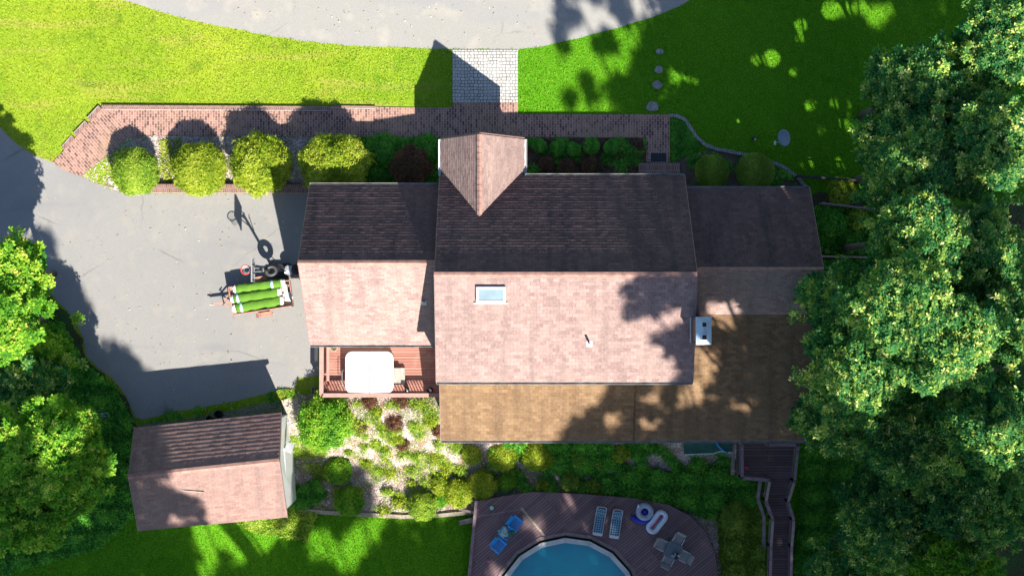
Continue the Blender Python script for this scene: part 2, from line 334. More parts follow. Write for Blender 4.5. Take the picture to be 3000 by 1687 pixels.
def rough_edge(pts, amp, rng, step=.35):
    out = []
    for i in range(len(pts)):
        a = pts[i]; b = pts[(i + 1) % len(pts)]; d = (b - a).length; k = max(1, min(80, int(d / step)))
        for j in range(k):
            p = a.lerp(b, j / k)
            if j: p = p + Vector((rng.uniform(-amp, amp), rng.uniform(-amp, amp), 0))
            out.append(p)
    return out
def sheet(name, poly, m, dz, amp=0, seed=1):
    pts = [G(*p) for p in poly]
    if amp: pts = rough_edge(pts, amp, random.Random(seed))
    bm = bmesh.new(); vs = [bm.verts.new((p.x, p.y, 0)) for p in pts]; bm.verts.ensure_lookup_table()
    for t in tessellate_polygon([[Vector((p.x, p.y, 0)) for p in pts]]):
        try: bm.faces.new([vs[i] for i in t])
        except ValueError: pass
    x0, x1 = min(p.x for p in pts), max(p.x for p in pts); y0, y1 = min(p.y for p in pts), max(p.y for p in pts)
    if y0 < -6 or dz > .015:
        for a in np.arange(math.ceil(max(x0, -38) * 2) / 2, min(x1, 38), .5): bmesh.ops.bisect_plane(bm, geom=bm.verts[:] + bm.edges[:] + bm.faces[:], plane_co=(a, 0, 0), plane_no=(1, 0, 0))
        for a in np.arange(math.ceil(max(y0, -30) * 2) / 2, min(y1, 30), .5): bmesh.ops.bisect_plane(bm, geom=bm.verts[:] + bm.edges[:] + bm.faces[:], plane_co=(0, a, 0), plane_no=(0, 1, 0))
    for v in bm.verts: v.co.z = gz(v.co.x, v.co.y) + dz
    bmesh.ops.recalc_face_normals(bm, faces=bm.faces[:])
    bm.normal_update()
    for f in bm.faces:
        if f.normal.z < 0: f.normal_flip()
    me = bpy.data.meshes.new(name); bm.to_mesh(me); bm.free(); me.materials.append(m)
    o = bpy.data.objects.new(name, me); C.objects.link(o); return tag(o, kind='structure')
DRIVE = [(-1500, 150), (-300, 260), (0, 372), (30, 405), (60, 430), (100, 455), (155, 476), (190, 500), (238, 517), (300, 547), (345, 560), (430, 568), (905, 569), (1000, 572), (1000, 1000), (935, 1010), (932, 1100), (872, 1108), (862, 1140), (800, 1148), (700, 1172), (600, 1192), (480, 1212), (420, 1228), (395, 1222), (370, 1160), (330, 1110), (290, 1080), (250, 1040), (245, 990), (205, 920), (150, 860), (60, 780), (-100, 700), (-1500, 500)]
UPPER = [(-1500, -900), (-900, -500), (-200, -230), (150, -70), (357, 0), (430, 22), (500, 45), (600, 68), (700, 88), (800, 108), (900, 122), (1000, 132), (1060, 137), (1300, 143), (1517, 146), (1600, 135), (1700, 112), (1800, 85), (1900, 55), (1990, 20), (2055, -20), (2200, -140), (2500, -500), (3000, -900)]
WALK = [(304, 314), (965, 318), (965, 312), (1225, 316), (1326, 316), (1326, 301), (1517, 301), (1517, 334), (1962, 336), (1962, 475), (1893, 475), (1893, 404), (1290, 402), (402, 398)]
WALKA = [(304, 314), (160, 471), (154, 477), (190, 500), (238, 517), (372, 408), (402, 398)]
PADP = [(1326, 147), (1517, 147), (1517, 300.5), (1326, 300.5)]
BED1 = [(240, 515), (372, 409), (402, 399), (1290, 403), (1290, 560), (905, 560), (900, 545), (430, 542), (345, 560), (300, 546)]
BED2 = [(1530, 403), (1892, 405), (1892, 470), (1962, 477), (2020, 455), (2070, 440), (2160, 452), (2260, 478), (2330, 520), (2365, 556), (1530, 560)]
BED3 = [(825, 1165), (870, 1150), (930, 1160), (1300, 1150), (1300, 1260), (2170, 1260), (2160, 1400), (2220, 1440), (2200, 1700), (2110, 1700), (2085, 1590), (2030, 1520), (1900, 1465), (1700, 1450), (1560, 1440), (1400, 1470), (1390, 1500), (1250, 1510), (930, 1500), (870, 1480), (850, 1350), (845, 1250)]
WOODR = [(2380, 570), (2450, 560), (2620, 610), (3600, 560), (3600, 2100), (2200, 2100), (2310, 1700), (2345, 1480), (2350, 1290), (2300, 1200), (2300, 700)]
WOODL = [(-1200, 640), (-100, 705), (60, 785), (150, 865), (205, 925), (245, 995), (250, 1045), (290, 1085), (370, 1165), (395, 1235), (420, 1300), (380, 1500), (330, 1560), (200, 1500), (-1200, 1500)]
sheet('driveway', DRIVE, M['asphalt'], .006, .035, 3)
sheet('road', UPPER, M['asphalt_up'], .006, .035, 4)
sheet('brick_walk', WALK, M['walk'], .05)
sheet('angled_brick_walk', WALKA, M['walk_angle'], .046)
sheet('paver_path', PADP, M['cobble'], .05)
sheet('planting_bed', BED1, M['gravelbed'], .02)
sheet('mulch_bed', BED2, M['mulch'], .02, .05)
sheet('garden_bed', BED3, M['gravelbed'], .03, .08)
sheet('woodland_floor', WOODR, M['soil'], .03, .12)
sheet('woodland_floor', WOODL, M['soil'], .014, .15)
sheet('turf_strip', [(245, 512), (372, 412), (395, 405), (340, 470), (330, 530), (300, 543)], M['lawn'], .028, .04)
sheet('path', [(402, 1245), (560, 1222), (700, 1196), (832, 1166), (845, 1200), (855, 1260), (400, 1300)], M['concrete_dark'], .012, .03, 5)
# step between lawn and drive at the shed: slab and weeds
sheet('path', [(822, 1165), (872, 1160), (880, 1250), (858, 1255), (840, 1215)], M['concrete'], .045)

rngn = np.random.default_rng(7)
def link_quads(name, V, lv, m, parent=None, flat=True):
    """V: (n,4,3) world verts -> one mesh"""
    n = len(V); o_ = off(parent); V = V - np.array([o_.x, o_.y, o_.z]); me = bpy.data.meshes.new(name)
    me.vertices.add(n * 4); me.vertices.foreach_set('co', V.reshape(-1).astype(np.float32))
    me.loops.add(n * 4); me.loops.foreach_set('vertex_index', np.arange(n * 4, dtype=np.int32))
    me.polygons.add(n); me.polygons.foreach_set('loop_start', np.arange(0, n * 4, 4, dtype=np.int32))
    me.update(); me.validate()
    a = me.attributes.new('lv', 'FLOAT', 'FACE'); a.data.foreach_set('value', np.clip(lv, 0, 1).astype(np.float32))
    me.materials.append(m); ob = bpy.data.objects.new(name, me); C.objects.link(ob); ob.parent = parent; return ob
def unit(a): return a / np.maximum(np.linalg.norm(a, axis=-1, keepdims=True), 1e-9)
def rosettes(c, nrm, k, L, W, rng, droop=(-.6, .45)):
    n = len(c); nrm = unit(nrm); ref = unit(rng.normal(size=(n, 3))); t = unit(np.cross(nrm, ref)); b = np.cross(nrm, t)
    ang = (np.arange(k)[None] * 2 * np.pi / k + rng.uniform(-.4, .4, (n, k)))[..., None]
    d = t[:, None] * np.cos(ang) + b[:, None] * np.sin(ang); e = rng.uniform(droop[0], droop[1], (n, k, 1))
    d = d * np.cos(e) + nrm[:, None] * np.sin(e); s = unit(np.cross(np.broadcast_to(nrm[:, None], d.shape), d) + rng.normal(scale=.35, size=d.shape))
    l = (L * rng.uniform(.7, 1.25, (n, k, 1))); w_ = W * rng.uniform(.7, 1.2, (n, k, 1)); c = c[:, None]
    p0 = c + d * l * .08; p2 = c + d * l; pm = c + d * l * .6
    V = np.stack([p0, pm + s * w_ / 2, p2, pm - s * w_ / 2], axis=2); return V.reshape(-1, 4, 3)
def cloud(blobs, per, k, L, W, rng, zmin=-.35, squash=.8, inner=.55):
    """blobs (n,4): centre+radius"""
    b = np.repeat(np.asarray(blobs, float), per, axis=0); n = len(b); u = unit(rng.normal(size=(n, 3)))
    u[:, 2] = np.where(u[:, 2] < zmin, -u[:, 2], u[:, 2]); rr = rng.uniform(inner, 1.06, (n, 1)) ** .6 * b[:, 3:4]
    c = b[:, :3] + u * rr * np.array([1, 1, squash]); nr = u * .8 + np.array([.2, -.45, .9]) + rng.normal(scale=.35, size=(n, 3))
    V = rosettes(c, nr, k, L, W, rng)
    bl = np.repeat(rng.uniform(-.22, .22, len(blobs)), per * k); lv = .47 + bl + np.repeat(rng.normal(scale=.18, size=n), k) + rng.normal(scale=.10, size=n * k)
    lv += np.where(rng.random(n * k) < .03, .35, 0)
    return V, lv
# grass blades standing in the lawns
def grass():
    n = 420000; px = rngn.uniform(-60, 3060, n); py = rngn.uniform(-60, 1750, n)
    keep = np.ones(n, bool)
    for poly in (DRIVE, UPPER, WALK, WALKA, PADP, BED1, BED2, BED3, WOODR, WOODL): keep &= ~inpoly(px, py, poly)
    for r in ((905, 543, 2400, 1290), (1375, 1430, 2160, 1700), (300, 309, 1225, 325)): keep &= ~((px > r[0]) & (px < r[2]) & (py > r[1]) & (py < r[3]))
    keep &= ~inpoly(px, py, [(395, 1255), (822, 1210), (840, 1480), (410, 1540)])
    keep |= inpoly(px, py, [(245, 512), (372, 412), (395, 405), (340, 470), (330, 530), (300, 543)]) & (rngn.random(n) < .8)
    px, py = px[keep], py[keep]; h = np.zeros(len(px))
    for _ in range(4):
        s = (CAM_H - h) / F; x = (px - 1500) * s; y = (843.5 - py) * s; h = g(x, y)
    n = len(x); a = rngn.uniform(0, 2 * np.pi, n); L = rngn.uniform(.05, .12, n); tilt = rngn.uniform(.2, 1.25, n); w_ = rngn.uniform(.012, .024, n)
    d = np.stack([np.cos(a) * np.sin(tilt), np.sin(a) * np.sin(tilt), np.cos(tilt)], 1) * L[:, None]; s = np.stack([-np.sin(a), np.cos(a), np.zeros(n)], 1) * w_[:, None]
    b = np.stack([x, y, h], 1); V = np.stack([b - s, b + s, b + d * .75 + s * .8, b + d - s * .3], 1)
    lv = .52 + rngn.normal(scale=.13, size=n) + .10 * np.sin(x * .7 + 1.3 * np.sin(y * .5)) + np.where(rngn.random(n) < .05, .4, 0)
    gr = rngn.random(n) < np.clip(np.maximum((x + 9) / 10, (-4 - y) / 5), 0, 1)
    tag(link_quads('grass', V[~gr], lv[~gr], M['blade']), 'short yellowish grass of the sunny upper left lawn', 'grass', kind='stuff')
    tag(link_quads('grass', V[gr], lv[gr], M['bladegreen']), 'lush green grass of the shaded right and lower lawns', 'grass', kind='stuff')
grass()
def chips(name, poly, n, lab, m='chip', ex=()):
    a = np.array(poly); px = rngn.uniform(a[:, 0].min(), a[:, 0].max(), n); py = rngn.uniform(a[:, 1].min(), a[:, 1].max(), n); k = inpoly(px, py, poly); px, py = px[k], py[k]
    h = np.zeros(len(px))
    for _ in range(4):
        s = (CAM_H - h) / F; x = (px - 1500) * s; y = (843.5 - py) * s; h = g(x, y)
    n = len(x); c = np.stack([x, y, h + .05], 1); V = rosettes(c, rngn.normal(scale=.6, size=(n, 3)) + [0, 0, 1], 1, .12, .055, rngn)
    tag(link_quads(name, V, rngn.normal(.5, .25, n), M[m]), lab, 'mulch', kind='stuff')
chips('wood_chips', BED3, 42000, 'pale bark chips spread over the rear garden slope')
M['deadleaf'] = leafmat('fallen_leaf', (.25, .18, .08), (.45, .36, .2), (.62, .58, .45), .1, .8)
chips('fallen_leaves', [(100, 560), (860, 580), (890, 1000), (860, 1130), (420, 1200), (260, 1000), (120, 700)], 230, 'small pale fallen leaves and grit over the driveway', 'deadleaf')
chips('fallen_leaves', [(500, 0), (1900, 0), (1500, 130), (1000, 120)], 160, 'small fallen leaves on the upper road', 'deadleaf')
chips('gravel_chips', BED1, 9000, 'pale gravel and chips between the round bushes')

# ------------------------------------------------------------------ roofs and house
def roof_plane(name, a, b, c, d, m, parent, seed=0, expo=.14, tab=.3, butt=(.008, .02)):
    """a,b = eave ends, c,d = ridge ends (c above b). Courses of raised tabs."""
    rng = random.Random(seed); a, b, c, d = map(Vector, (a, b, c, d)); nrm = (b - a).cross(d - a).normalized()
    if nrm.z < 0: nrm = -nrm
    H_ = ((d - a).length + (c - b).length) / 2; nc = max(1, round(H_ / expo)); mb = MB(); mb.uv = []
    for i in range(nc):
        t0, t1 = i / nc, (i + 1) / nc; l0, r0 = a.lerp(d, t0), b.lerp(c, t0); l1, r1 = a.lerp(d, t1), b.lerp(c, t1); Wd = (r0 - l0).length
        nt_ = max(1, round(Wd / tab)); shift = .5 * (i % 2) / nt_; cuts = [0] + [min(1, j / nt_ + shift) for j in range(1, nt_)] + [1]
        row = rng.uniform(.94, 1.06)
        for j in range(len(cuts) - 1):
            s0, s1 = cuts[j], cuts[j + 1]
            if s1 - s0 < 1e-4: continue
            th = rng.uniform(*butt) * row; dn = (l0 - l1).normalized() * rng.uniform(0, .008)
            p0 = l0.lerp(r0, s0) + dn; p1 = l0.lerp(r0, s1) + dn; q1 = l1.lerp(r1, s1); q0 = l1.lerp(r1, s0); o = len(mb.v)
            mb.v += [tuple(p0 + nrm * th), tuple(p1 + nrm * th), tuple(q1 + nrm * .002), tuple(q0 + nrm * .002), tuple(p0 - nrm * .004), tuple(p1 - nrm * .004)]
            mb.f += [(o, o + 1, o + 2, o + 3), (o + 4, o + 5, o + 1, o)]
            u0, u1 = s0 * Wd, s1 * Wd; v0, v1 = i * .14, (i + 1) * .14
            mb.uv += [[(u0, v0), (u1, v0), (u1, v1), (u0, v1)], [(u0, v0), (u1, v0), (u1, v0 + .01), (u0, v0 + .01)]]
    # deck under the shingles gives the roof its thickness
    o = len(mb.v); k = nrm * .12; e = nrm * .005
    mb.v += [tuple(p - e) for p in (a, b, c, d)] + [tuple(p - k) for p in (a, b, c, d)]
    fs = [(0, 1, 2, 3), (7, 6, 5, 4), (0, 4, 5, 1), (1, 5, 6, 2), (2, 6, 7, 3), (3, 7, 4, 0)]
    for f in fs: mb.f.append(tuple(o + q for q in f)); mb.uv.append([(0, 0), (.1, 0), (.1, .1), (0, .1)])
    return build(name, mb, m, parent)
def capstrip(p, q, w_, drop, m, parent, seed=0):
    """overlapping ridge caps"""
    rng = random.Random(seed); p = Vector(p); q = Vector(q); n = int((q - p).length / .3); d = (q - p).normalized(); s = d.cross(Vector((0, 0, 1))).normalized(); mb = MB()
    for i in range(n):
        a = p.lerp(q, i / n); b = p.lerp(q, (i + 1.12) / n); r = rng.uniform(-.004, .004); u0 = Vector((0, 0, .035 + r)); u1 = Vector((0, 0, .014)); dz = Vector((0, 0, -drop))
        mb.add([a + s * w_ + dz + u0, a + u0, a - s * w_ + dz + u0, b + s * w_ + dz + u1, b + u1, b - s * w_ + dz + u1], [(0, 1, 4, 3), (1, 2, 5, 4)])
    return build('ridge_cap', mb, m, parent)
def gutter(p, q, m, parent, wd=.11):
    mb = MB(); p = Vector(p); q = Vector(q); d = (q - p).normalized(); s = d.cross(Vector((0, 0, 1)))
    mb.bar(p - s * wd / 2 - Vector((0, 0, .05)), q - s * wd / 2 - Vector((0, 0, .05)), .015, .11); mb.bar(p + s * wd / 2 - Vector((0, 0, .04)), q + s * wd / 2 - Vector((0, 0, .04)), .015, .12)
    mb.bar(p - Vector((0, 0, .10)), q - Vector((0, 0, .10)), wd, .012); mb.bar(p - Vector((0, 0, .05)), p + d * .02 - Vector((0, 0, .05)), wd, .11); mb.bar(q - d * .02 - Vector((0, 0, .05)), q - Vector((0, 0, .05)), wd, .11)
    # leaf litter lying in the trough
    return build('gutter', mb, m, parent)
def window(parent, c, wd, ht, ax):
    """ax: 'x' wall facing +-y ; 'y' wall facing +-x"""
    mb = MB(); gl = MB(); t = .09; c = Vector(c)
    u = Vector((1, 0, 0)) if ax == 'x' else Vector((0, 1, 0))
    def bx(mbb, cc, w_, h_, dd): mbb.box(cc, (w_ if ax == 'x' else dd, dd if ax == 'x' else w_, h_))
    bx(mb, c + Vector((0, 0, ht / 2)), wd + .16, t, t); bx(mb, c - Vector((0, 0, ht / 2)), wd + .22, t, t + .04)
    bx(mb, c + u * wd / 2, t, ht - t, t); bx(mb, c - u * wd / 2, t, ht - t, t); bx(mb, c, wd - t, .04, .06)
    f = build('window', mb, M['white'], parent); bx(gl, c, wd - t, ht - t, .03); build('pane', gl, M['glass'], f)
# planes
GX = -9.873
gE, gR = 3.75, 7.6
gyF, gyR, gyB = 5.012, 1.155, -2.777
MX0, MX1 = -3.52, 8.42
mF, mR, mB_ = 3.75, 8.65, 7.05
myF, myR, myB = 5.464, .597, -4.379
AX1 = 14.52
aF, aR = 3.8, 7.0
ayF, ayR = 4.84, .851
rY0, rZ0, rY1, rZ1 = -1.26, 5.3, -7.52, 3.0
house = thing('house', 'long two storey house with reddish brown shingle roofs in the middle of the lot', 'house', (0, 0, 0))
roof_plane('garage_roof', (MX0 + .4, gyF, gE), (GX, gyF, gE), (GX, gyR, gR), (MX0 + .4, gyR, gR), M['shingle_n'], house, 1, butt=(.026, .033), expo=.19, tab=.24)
roof_plane('garage_roof', (GX, gyB, gE), (MX0 + .4, gyB, gE), (MX0 + .4, gyR, gR), (GX, gyR, gR), M['shingle'], house, 2)
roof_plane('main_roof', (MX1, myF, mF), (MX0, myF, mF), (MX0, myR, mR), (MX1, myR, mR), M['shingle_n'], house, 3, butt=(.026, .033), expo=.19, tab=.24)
roof_plane('main_roof', (MX0, myB, mB_), (MX1, myB, mB_), (MX1, myR, mR), (MX0, myR, mR), M['shingle'], house, 4, expo=.17, butt=(.012, .024))
azS = aR - (ayR - rY0) * (aR - aF) / (ayF - ayR)
rZ0 = azS
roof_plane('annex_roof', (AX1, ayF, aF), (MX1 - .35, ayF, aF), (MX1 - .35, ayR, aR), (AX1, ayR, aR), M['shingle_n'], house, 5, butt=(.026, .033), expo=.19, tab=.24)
roof_plane('annex_roof', (MX1 - .35, rY0, rZ0), (AX1, rY0, rZ0), (AX1, ayR, aR), (MX1 - .35, ayR, aR), M['shingle'], house, 6)
slope = (rZ0 - rZ1) / (rY0 - rY1)
def rz_(y): return rZ1 + slope * (y - rY1)
roof_plane('rear_roof', (-3.503, rY1, rZ1), (MX1, rY1, rZ1), (MX1, -3.95, rz_(-3.95)), (-3.503, -3.95, rz_(-3.95)), M['shingle_tan'], house, 7, tab=.26, expo=.17, butt=(.012, .026))
roof_plane('rear_roof', (MX1, rY1, rZ1), (AX1 + .12, rY1, rZ1), (AX1 + .12, rY0 - .02, rZ0 - .02), (MX1, rY0 - .02, rZ0 - .02), M['shingle_tan'], house, 8, tab=.26)
mb = MB(); mb.bar((6.0, -4.5, rz_(-4.5) + .02), (6.0, rY1 + .02, rZ1 + .02), .10, .02); build('roof_seam', mb, M['shingle_tan'], house)
capstrip((MX0 + .4, gyR, gR), (GX, gyR, gR), .13, .09, M['ridge'], house, 1); capstrip((MX1, myR, mR), (MX0, myR, mR), .13, .05, M['ridge'], house, 2); capstrip((AX1, ayR, aR), (MX1, ayR, aR), .13, .08, M['ridge'], house, 3)
gutter((GX, gyF + .05, gE), (MX0, gyF + .05, gE), M['gutter'], house); gutter((MX0 - .1, gyB - .05, gE), (GX, gyB - .05, gE), M['gutter'], house)
gutter((.66, myF + .05, mF), (MX1, myF + .05, mF), M['gutter'], house); gutter((MX1, myB - .05, mB_), (MX0, myB - .05, mB_), M['gutter'], house)
gutter((MX1 + .05, ayF + .05, aF), (AX1, ayF + .05, aF), M['gutter'], house); gutter((AX1 + .1, rY1 - .05, rZ1), (-3.503, rY1 - .05, rZ1), M['gutter'], house)
# rake boards
mb = MB()
for x, pts in ((GX - .015, [(gyF, gE), (gyR, gR), (gyB, gE)]), (MX0 - .015, [(myF, mF), (myR, mR), (myB, mB_)]), (MX1 + .015, [(myF, mF), (myR, mR), (myB, mB_)]), (AX1 + .015, [(ayF, aF), (ayR, aR), (rY0, rZ0)]), (AX1 + .14, [(rY0 - .05, rZ0 - .03), (rY1, rZ1)]), (-3.52, [(-4.39, rz_(-4.39)), (rY1, rZ1)])):
    for (y0, z0), (y1, z1) in zip(pts, pts[1:]): build('rake_board', MB().bar((x, y0, z0 - .085), (x, y1, z1 - .085), .03, .17), M['trim'], house)
# walls (gable prisms)
def gable(parent, x0, x1, prof, z0=-.1, name='wall'):
    mb = MB(); n = len(prof); vs = [(x, y, z) for x in (x0, x1) for (y, z) in prof]
    mb.add(vs, [tuple(range(n)), tuple(reversed(range(n, 2 * n)))] + [(i, n + i, n + (i + 1) % n, (i + 1) % n) for i in range(n)])
    o = build(name, mb, M['siding'], parent); return o
gable(house, GX + .22, MX0 + .35, [(gyB + .35, -.1), (gyF - .35, -.1), (gyF - .35, gE + .05), (gyR, gR - .28), (gyB + .35, gE + .05)])
gable(house, MX0 + .12, MX1 - .12, [(myB + .35, -2.4), (myF - .4, -.1), (myF - .4, mF + .02), (myR, mR - .25), (myB + .35, mB_ - .10)])
gable(house, MX1 - .12, AX1 - .2, [(rY0 - .3, -2.4), (ayF - .35, -.1), (ayF - .35, aF), (ayR, aR - .27), (rY0 - .3, rZ0 - .25)])
gable(house, -3.30, MX1 - .13, [(rY1 + .4, -2.4), (-4.0, -2.4), (-4.0, rz_(-4.0) - .2), (rY1 + .4, rZ1 - .08)])
gable(house, MX1 - .13, AX1 - .08, [(rY1 + .4, -2.4), (rY0 - .31, -2.4), (rY0 - .31, rz_(rY0) - .3), (rY1 + .4, rZ1 - .08)])
for x in (2.2, 4.4, 6.6): window(house, (x, myF - .39, 1.6), .95, 1.35, 'x')
for x in (9.8, 12.6): window(house, (x, ayF - .34, 1.6), 1.0, 1.3, 'x')
for x in (-1.8, 1.0, 3.6, 6.4): window(house, (x, rY1 + .39, 1.3), 1.1, 1.3, 'x')
for x in (-1.0, 2.6, 6.2): window(house, (x, myB + .34, 5.9), 1.2, .9, 'x')
for y in (-5, -2.9): window(house, (AX1 - .07, y, 1.3), 1.0, 1.2, 'y')
window(house, (GX + .21, gyR, 4.3), .8, .9, 'y')
for y in (2.9, -.6):
    d_ = MB(); d_.box((GX + .20, y, 1.1), (.08, 2.6, 2.2)); dd = build('garage_door', d_, M['white'], house)
    for z in (.35, .85, 1.35, 1.85):
        q = MB()
        for k in range(4): q.box((GX + .155, y - .97 + .65 * k, z), (.02, .52, .36))
        build('door_panel', q, M['white'], dd)
# entry porch
px0, px1, pyF, pE, pR = -3.50, .62, 7.28, 3.4, 5.85; pxm = -1.54
def porch_back(z): return myF - (z - mF) / ((mR - mF) / (myF - myR))
roof_plane('porch_roof', (px0, pyF, pE), (px0, porch_back(pE) - .1, pE), (pxm, porch_back(pR) - .12, pR), (pxm, pyF, pR), M['shingle'], house, 9, tab=.2, expo=.17)
roof_plane('porch_roof', (px1, porch_back(pE) - .1, pE), (px1, pyF, pE), (pxm, pyF, pR), (pxm, porch_back(pR) - .12, pR), M['shingle'], house, 10, tab=.2, expo=.17)
capstrip((pxm, pyF, pR), (pxm, porch_back(pR), pR), .12, .10, M['ridge'], house, 5)
gutter((px0 - .05, 5.5, pE), (px0 - .05, pyF, pE), M['white'], house); gutter((px1 + .05, pyF, pE), (px1 + .05, 5.5, pE), M['white'], house)
for q in (px0, px1): build('rake_board', MB().bar((q, pyF + .015, pE - .08), (pxm, pyF + .015, pR - .08), .03, .17, (0, 1, 0)), M['trim'], house)
mb = MB(); mb.add([(px0 + .2, pyF - .2, pE - .1), (px1 - .2, pyF - .2, pE - .1), (pxm, pyF - .2, pR - .25), (px0 + .2, 5.0, pE - .1), (px1 - .2, 5.0, pE - .1), (pxm, 5.0, pR - .25)], [(0, 1, 2), (5, 4, 3), (0, 3, 4, 1), (1, 4, 5, 2), (2, 5, 3, 0)])
build('pediment', mb, M['siding'], house)
for x in (px0 + .3, px1 - .3):
    mb = MB(); mb.lathe((x, pyF - .35, 0), [(.17, .05), (.17, .2), (.12, .25), (.105, 3.05), (.16, 3.12), (.16, 3.3)]); build('column', mb, M['white'], house, True)
mb = MB(); mb.box((pxm, 5.08, 1.1), (1.0, .07, 2.1)); dr = build('front_door', mb, M['rust'], house); mb = MB(); mb.lathe((pxm + .38, 5.14, 1.05), [(.001, -.03), (.035, -.02), (.035, .02), (.001, .03)]); build('handle', mb, M['grey'], dr)
# chimney
chx0, chx1, chy0, chy1 = 8.27, 8.97, -2.54, -1.30
ch = MB(); ch.box(((chx0 + chx1) / 2, (chy0 + chy1) / 2, 4.7), (chx1 - chx0 - .04, chy1 - chy0 - .06, 9.4)); chim = build('chimney', ch, M['chimbrick'], house)
mb = MB(); cx, cy = (chx0 + chx1) / 2, (chy0 + chy1) / 2
mb.add([(chx0, chy0, 9.4), (chx1, chy0, 9.4), (chx1, chy1, 9.4), (chx0, chy1, 9.4), (cx, cy - .3, 9.52), (cx, cy + .3, 9.52), (chx0, chy0, 9.3), (chx1, chy0, 9.3), (chx1, chy1, 9.3), (chx0, chy1, 9.3)],
       [(0, 1, 4), (1, 2, 5, 4), (2, 3, 5), (3, 0, 4, 5), (6, 7, 1, 0), (7, 8, 2, 1), (8, 9, 3, 2), (9, 6, 0, 3)]); build('cap', mb, M['chimcap'], chim)
for dy in (-.28, .28):
    mb = MB(); q = .11
    for sx_, sy_, w1, w2 in ((q, 0, .03, .25), (-q, 0, .03, .25), (0, q, .19, .03), (0, -q, .19, .03)): mb.box((cx, cy + dy, 9.6) if 0 else (cx + sx_, cy + dy + sy_, 9.58), (w1, w2, .18))
    fl = build('flue', mb, M['white'], chim); mb = MB(); mb.box((cx, cy + dy, 9.58), (.19, .19, .06)); build('flue_opening', mb, M['black'], fl)
mb = MB(); mb.box((chx0 - .10, cy, 8.2), (.05, 1.15, .06)); mb.box((chx0 - .06, chy1 - .1, 8.1), (.04, .04, .1)); build('flashing', mb, M['white'], chim)
# skylight
def zr(y): return mR - (myR - y) * (mR - mB_) / (myR - myB)
sk0 = P(1395, 838, 8.7); sk1 = P(1481, 885, 8.6); sm = MB(); sx0, sx1, sy0, sy1 = sk0.x, sk1.x, sk1.y, sk0.y; ang = math.atan((mR - mB_) / (myR - myB)); Mx = Matrix.Rotation(ang, 4, 'X')
cxx, cyy = (sx0 + sx1) / 2, (sy0 + sy1) / 2; cz_ = zr(cyy) + .09; wv, hv = sx1 - sx0, sy1 - sy0
for dx, dy, a_, b_ in ((0, hv / 2 - .05, wv, .10), (0, -hv / 2 + .05, wv, .10), (wv / 2 - .05, 0, .10, hv - .2), (-wv / 2 + .05, 0, .10, hv - .2)):
    sm.box(Vector((cxx, cyy, cz_)) + Mx @ Vector((dx, dy, 0)), (a_, b_, .22), M=Mx)
skl = build('skylight', sm, M['white'], house); sm = MB(); sm.box(Vector((cxx, cyy, cz_ + .07)), (wv - .2, hv - .2, .03), M=Mx); build('pane', sm, M['skyglass'], skl)
sm = MB(); sm.box(Vector((cxx, sy0 - .05, zr(sy0) + .05)), (wv + .22, .07, .05), M=Mx); build('flashing', sm, M['white'], skl)
for (a_, b_, zf, hh) in ((1727, 1006, 7.9, .55), (1241, 886, 5.9, .3)):
    p = P(a_, b_, zf); z = zr(p.y) if a_ > 1500 else gR - (gyR - p.y) * (gR - gE) / (gyR - gyB)
    mb = MB(); mb.tube([(p.x, p.y, z - .05), (p.x, p.y, z + hh)], .055, 12); vp = build('vent_pipe', mb, M['white'], house, True)
    mb = MB(); mb.box((p.x, p.y - .02, z + .03), (.26, .26, .03), M=Mx if a_ > 1500 else Matrix.Rotation(R(40), 4, 'X')); build('flashing', mb, M['grey'], vp)
# roof hatch-like patch on the tan roof
# ------------------------------------------------------------------ hot tub deck
DZ = .75
dx0, dx1, dy0, dy1 = P(950, 0, DZ).x, P(1290, 0, DZ).x, P(0, 1152, DZ).y, gyB + .35
deck = thing('hot_tub_deck', 'small red timber deck with railings behind the garage', 'deck', ((dx0 + dx1) / 2, (dy0 + dy1) / 2, 0))
mb = MB(); nb = int((dy1 - dy0) / .14)
for i in range(nb): mb.box(((dx0 + dx1) / 2, dy0 + (i + .5) * (dy1 - dy0) / nb, DZ - .02), (dx1 - dx0, (dy1 - dy0) / nb - .008, .04))
build('deck_floor', mb, M['deckred'], deck)
mb = MB(); mb.box(((dx0 + dx1) / 2, (dy0 + dy1) / 2, DZ - .14), (dx1 - dx0 - .05, dy1 - dy0 - .05, .18))
for x in (dx0 + .1, (dx0 + dx1) / 2, dx1 - .1):
    for y in (dy0 + .1, dy1 - .3): mb.box((x, y, (DZ + gz(x, y)) / 2 - .2), (.12, .12, DZ - gz(x, y) - .1))
build('deck_frame', mb, M['railred'], deck)
def railing(parent, pts, z, m, bal=.13, cap=.14, h=.9, flare=0, cpart='railing', balw=.035):
    """pts list of (x,y,zfloor)"""
    mb = MB(); bb = MB()
    for (a_, b_) in zip(pts, pts[1:]):
        a_ = Vector(a_); b_ = Vector(b_); up = Vector((0, 0, h)); mb.bar(a_ + up, b_ + up, cap, .04); mb.bar(a_ + Vector((0, 0, h - .1)), b_ + Vector((0, 0, h - .1)), .04, .09); mb.bar(a_ + Vector((0, 0, .1)), b_ + Vector((0, 0, .1)), .04, .09)
        L = (b_ - a_).length; n = max(1, int(L / bal))
        for i in range(n + 1):
            p = a_.lerp(b_, i / n); bb.bar(p + Vector((0, 0, .06)), p + Vector((0, 0, h - .03)), balw, balw, (0, 1, 0))
        for p in (a_, b_): mb.bar(p + Vector((0, 0, -.25)), p + Vector((0, 0, h + .02)), .095, .095, (0, 1, 0))
    r = build(cpart, mb, m, parent); tag(build('balusters', bb, m, r), kind='stuff' if 0 else None); return r
railing(deck, [(dx0 - .03, dy1, DZ), (dx0 - .03, dy0 - .03, DZ)], DZ, M['railred'], .13, .2)
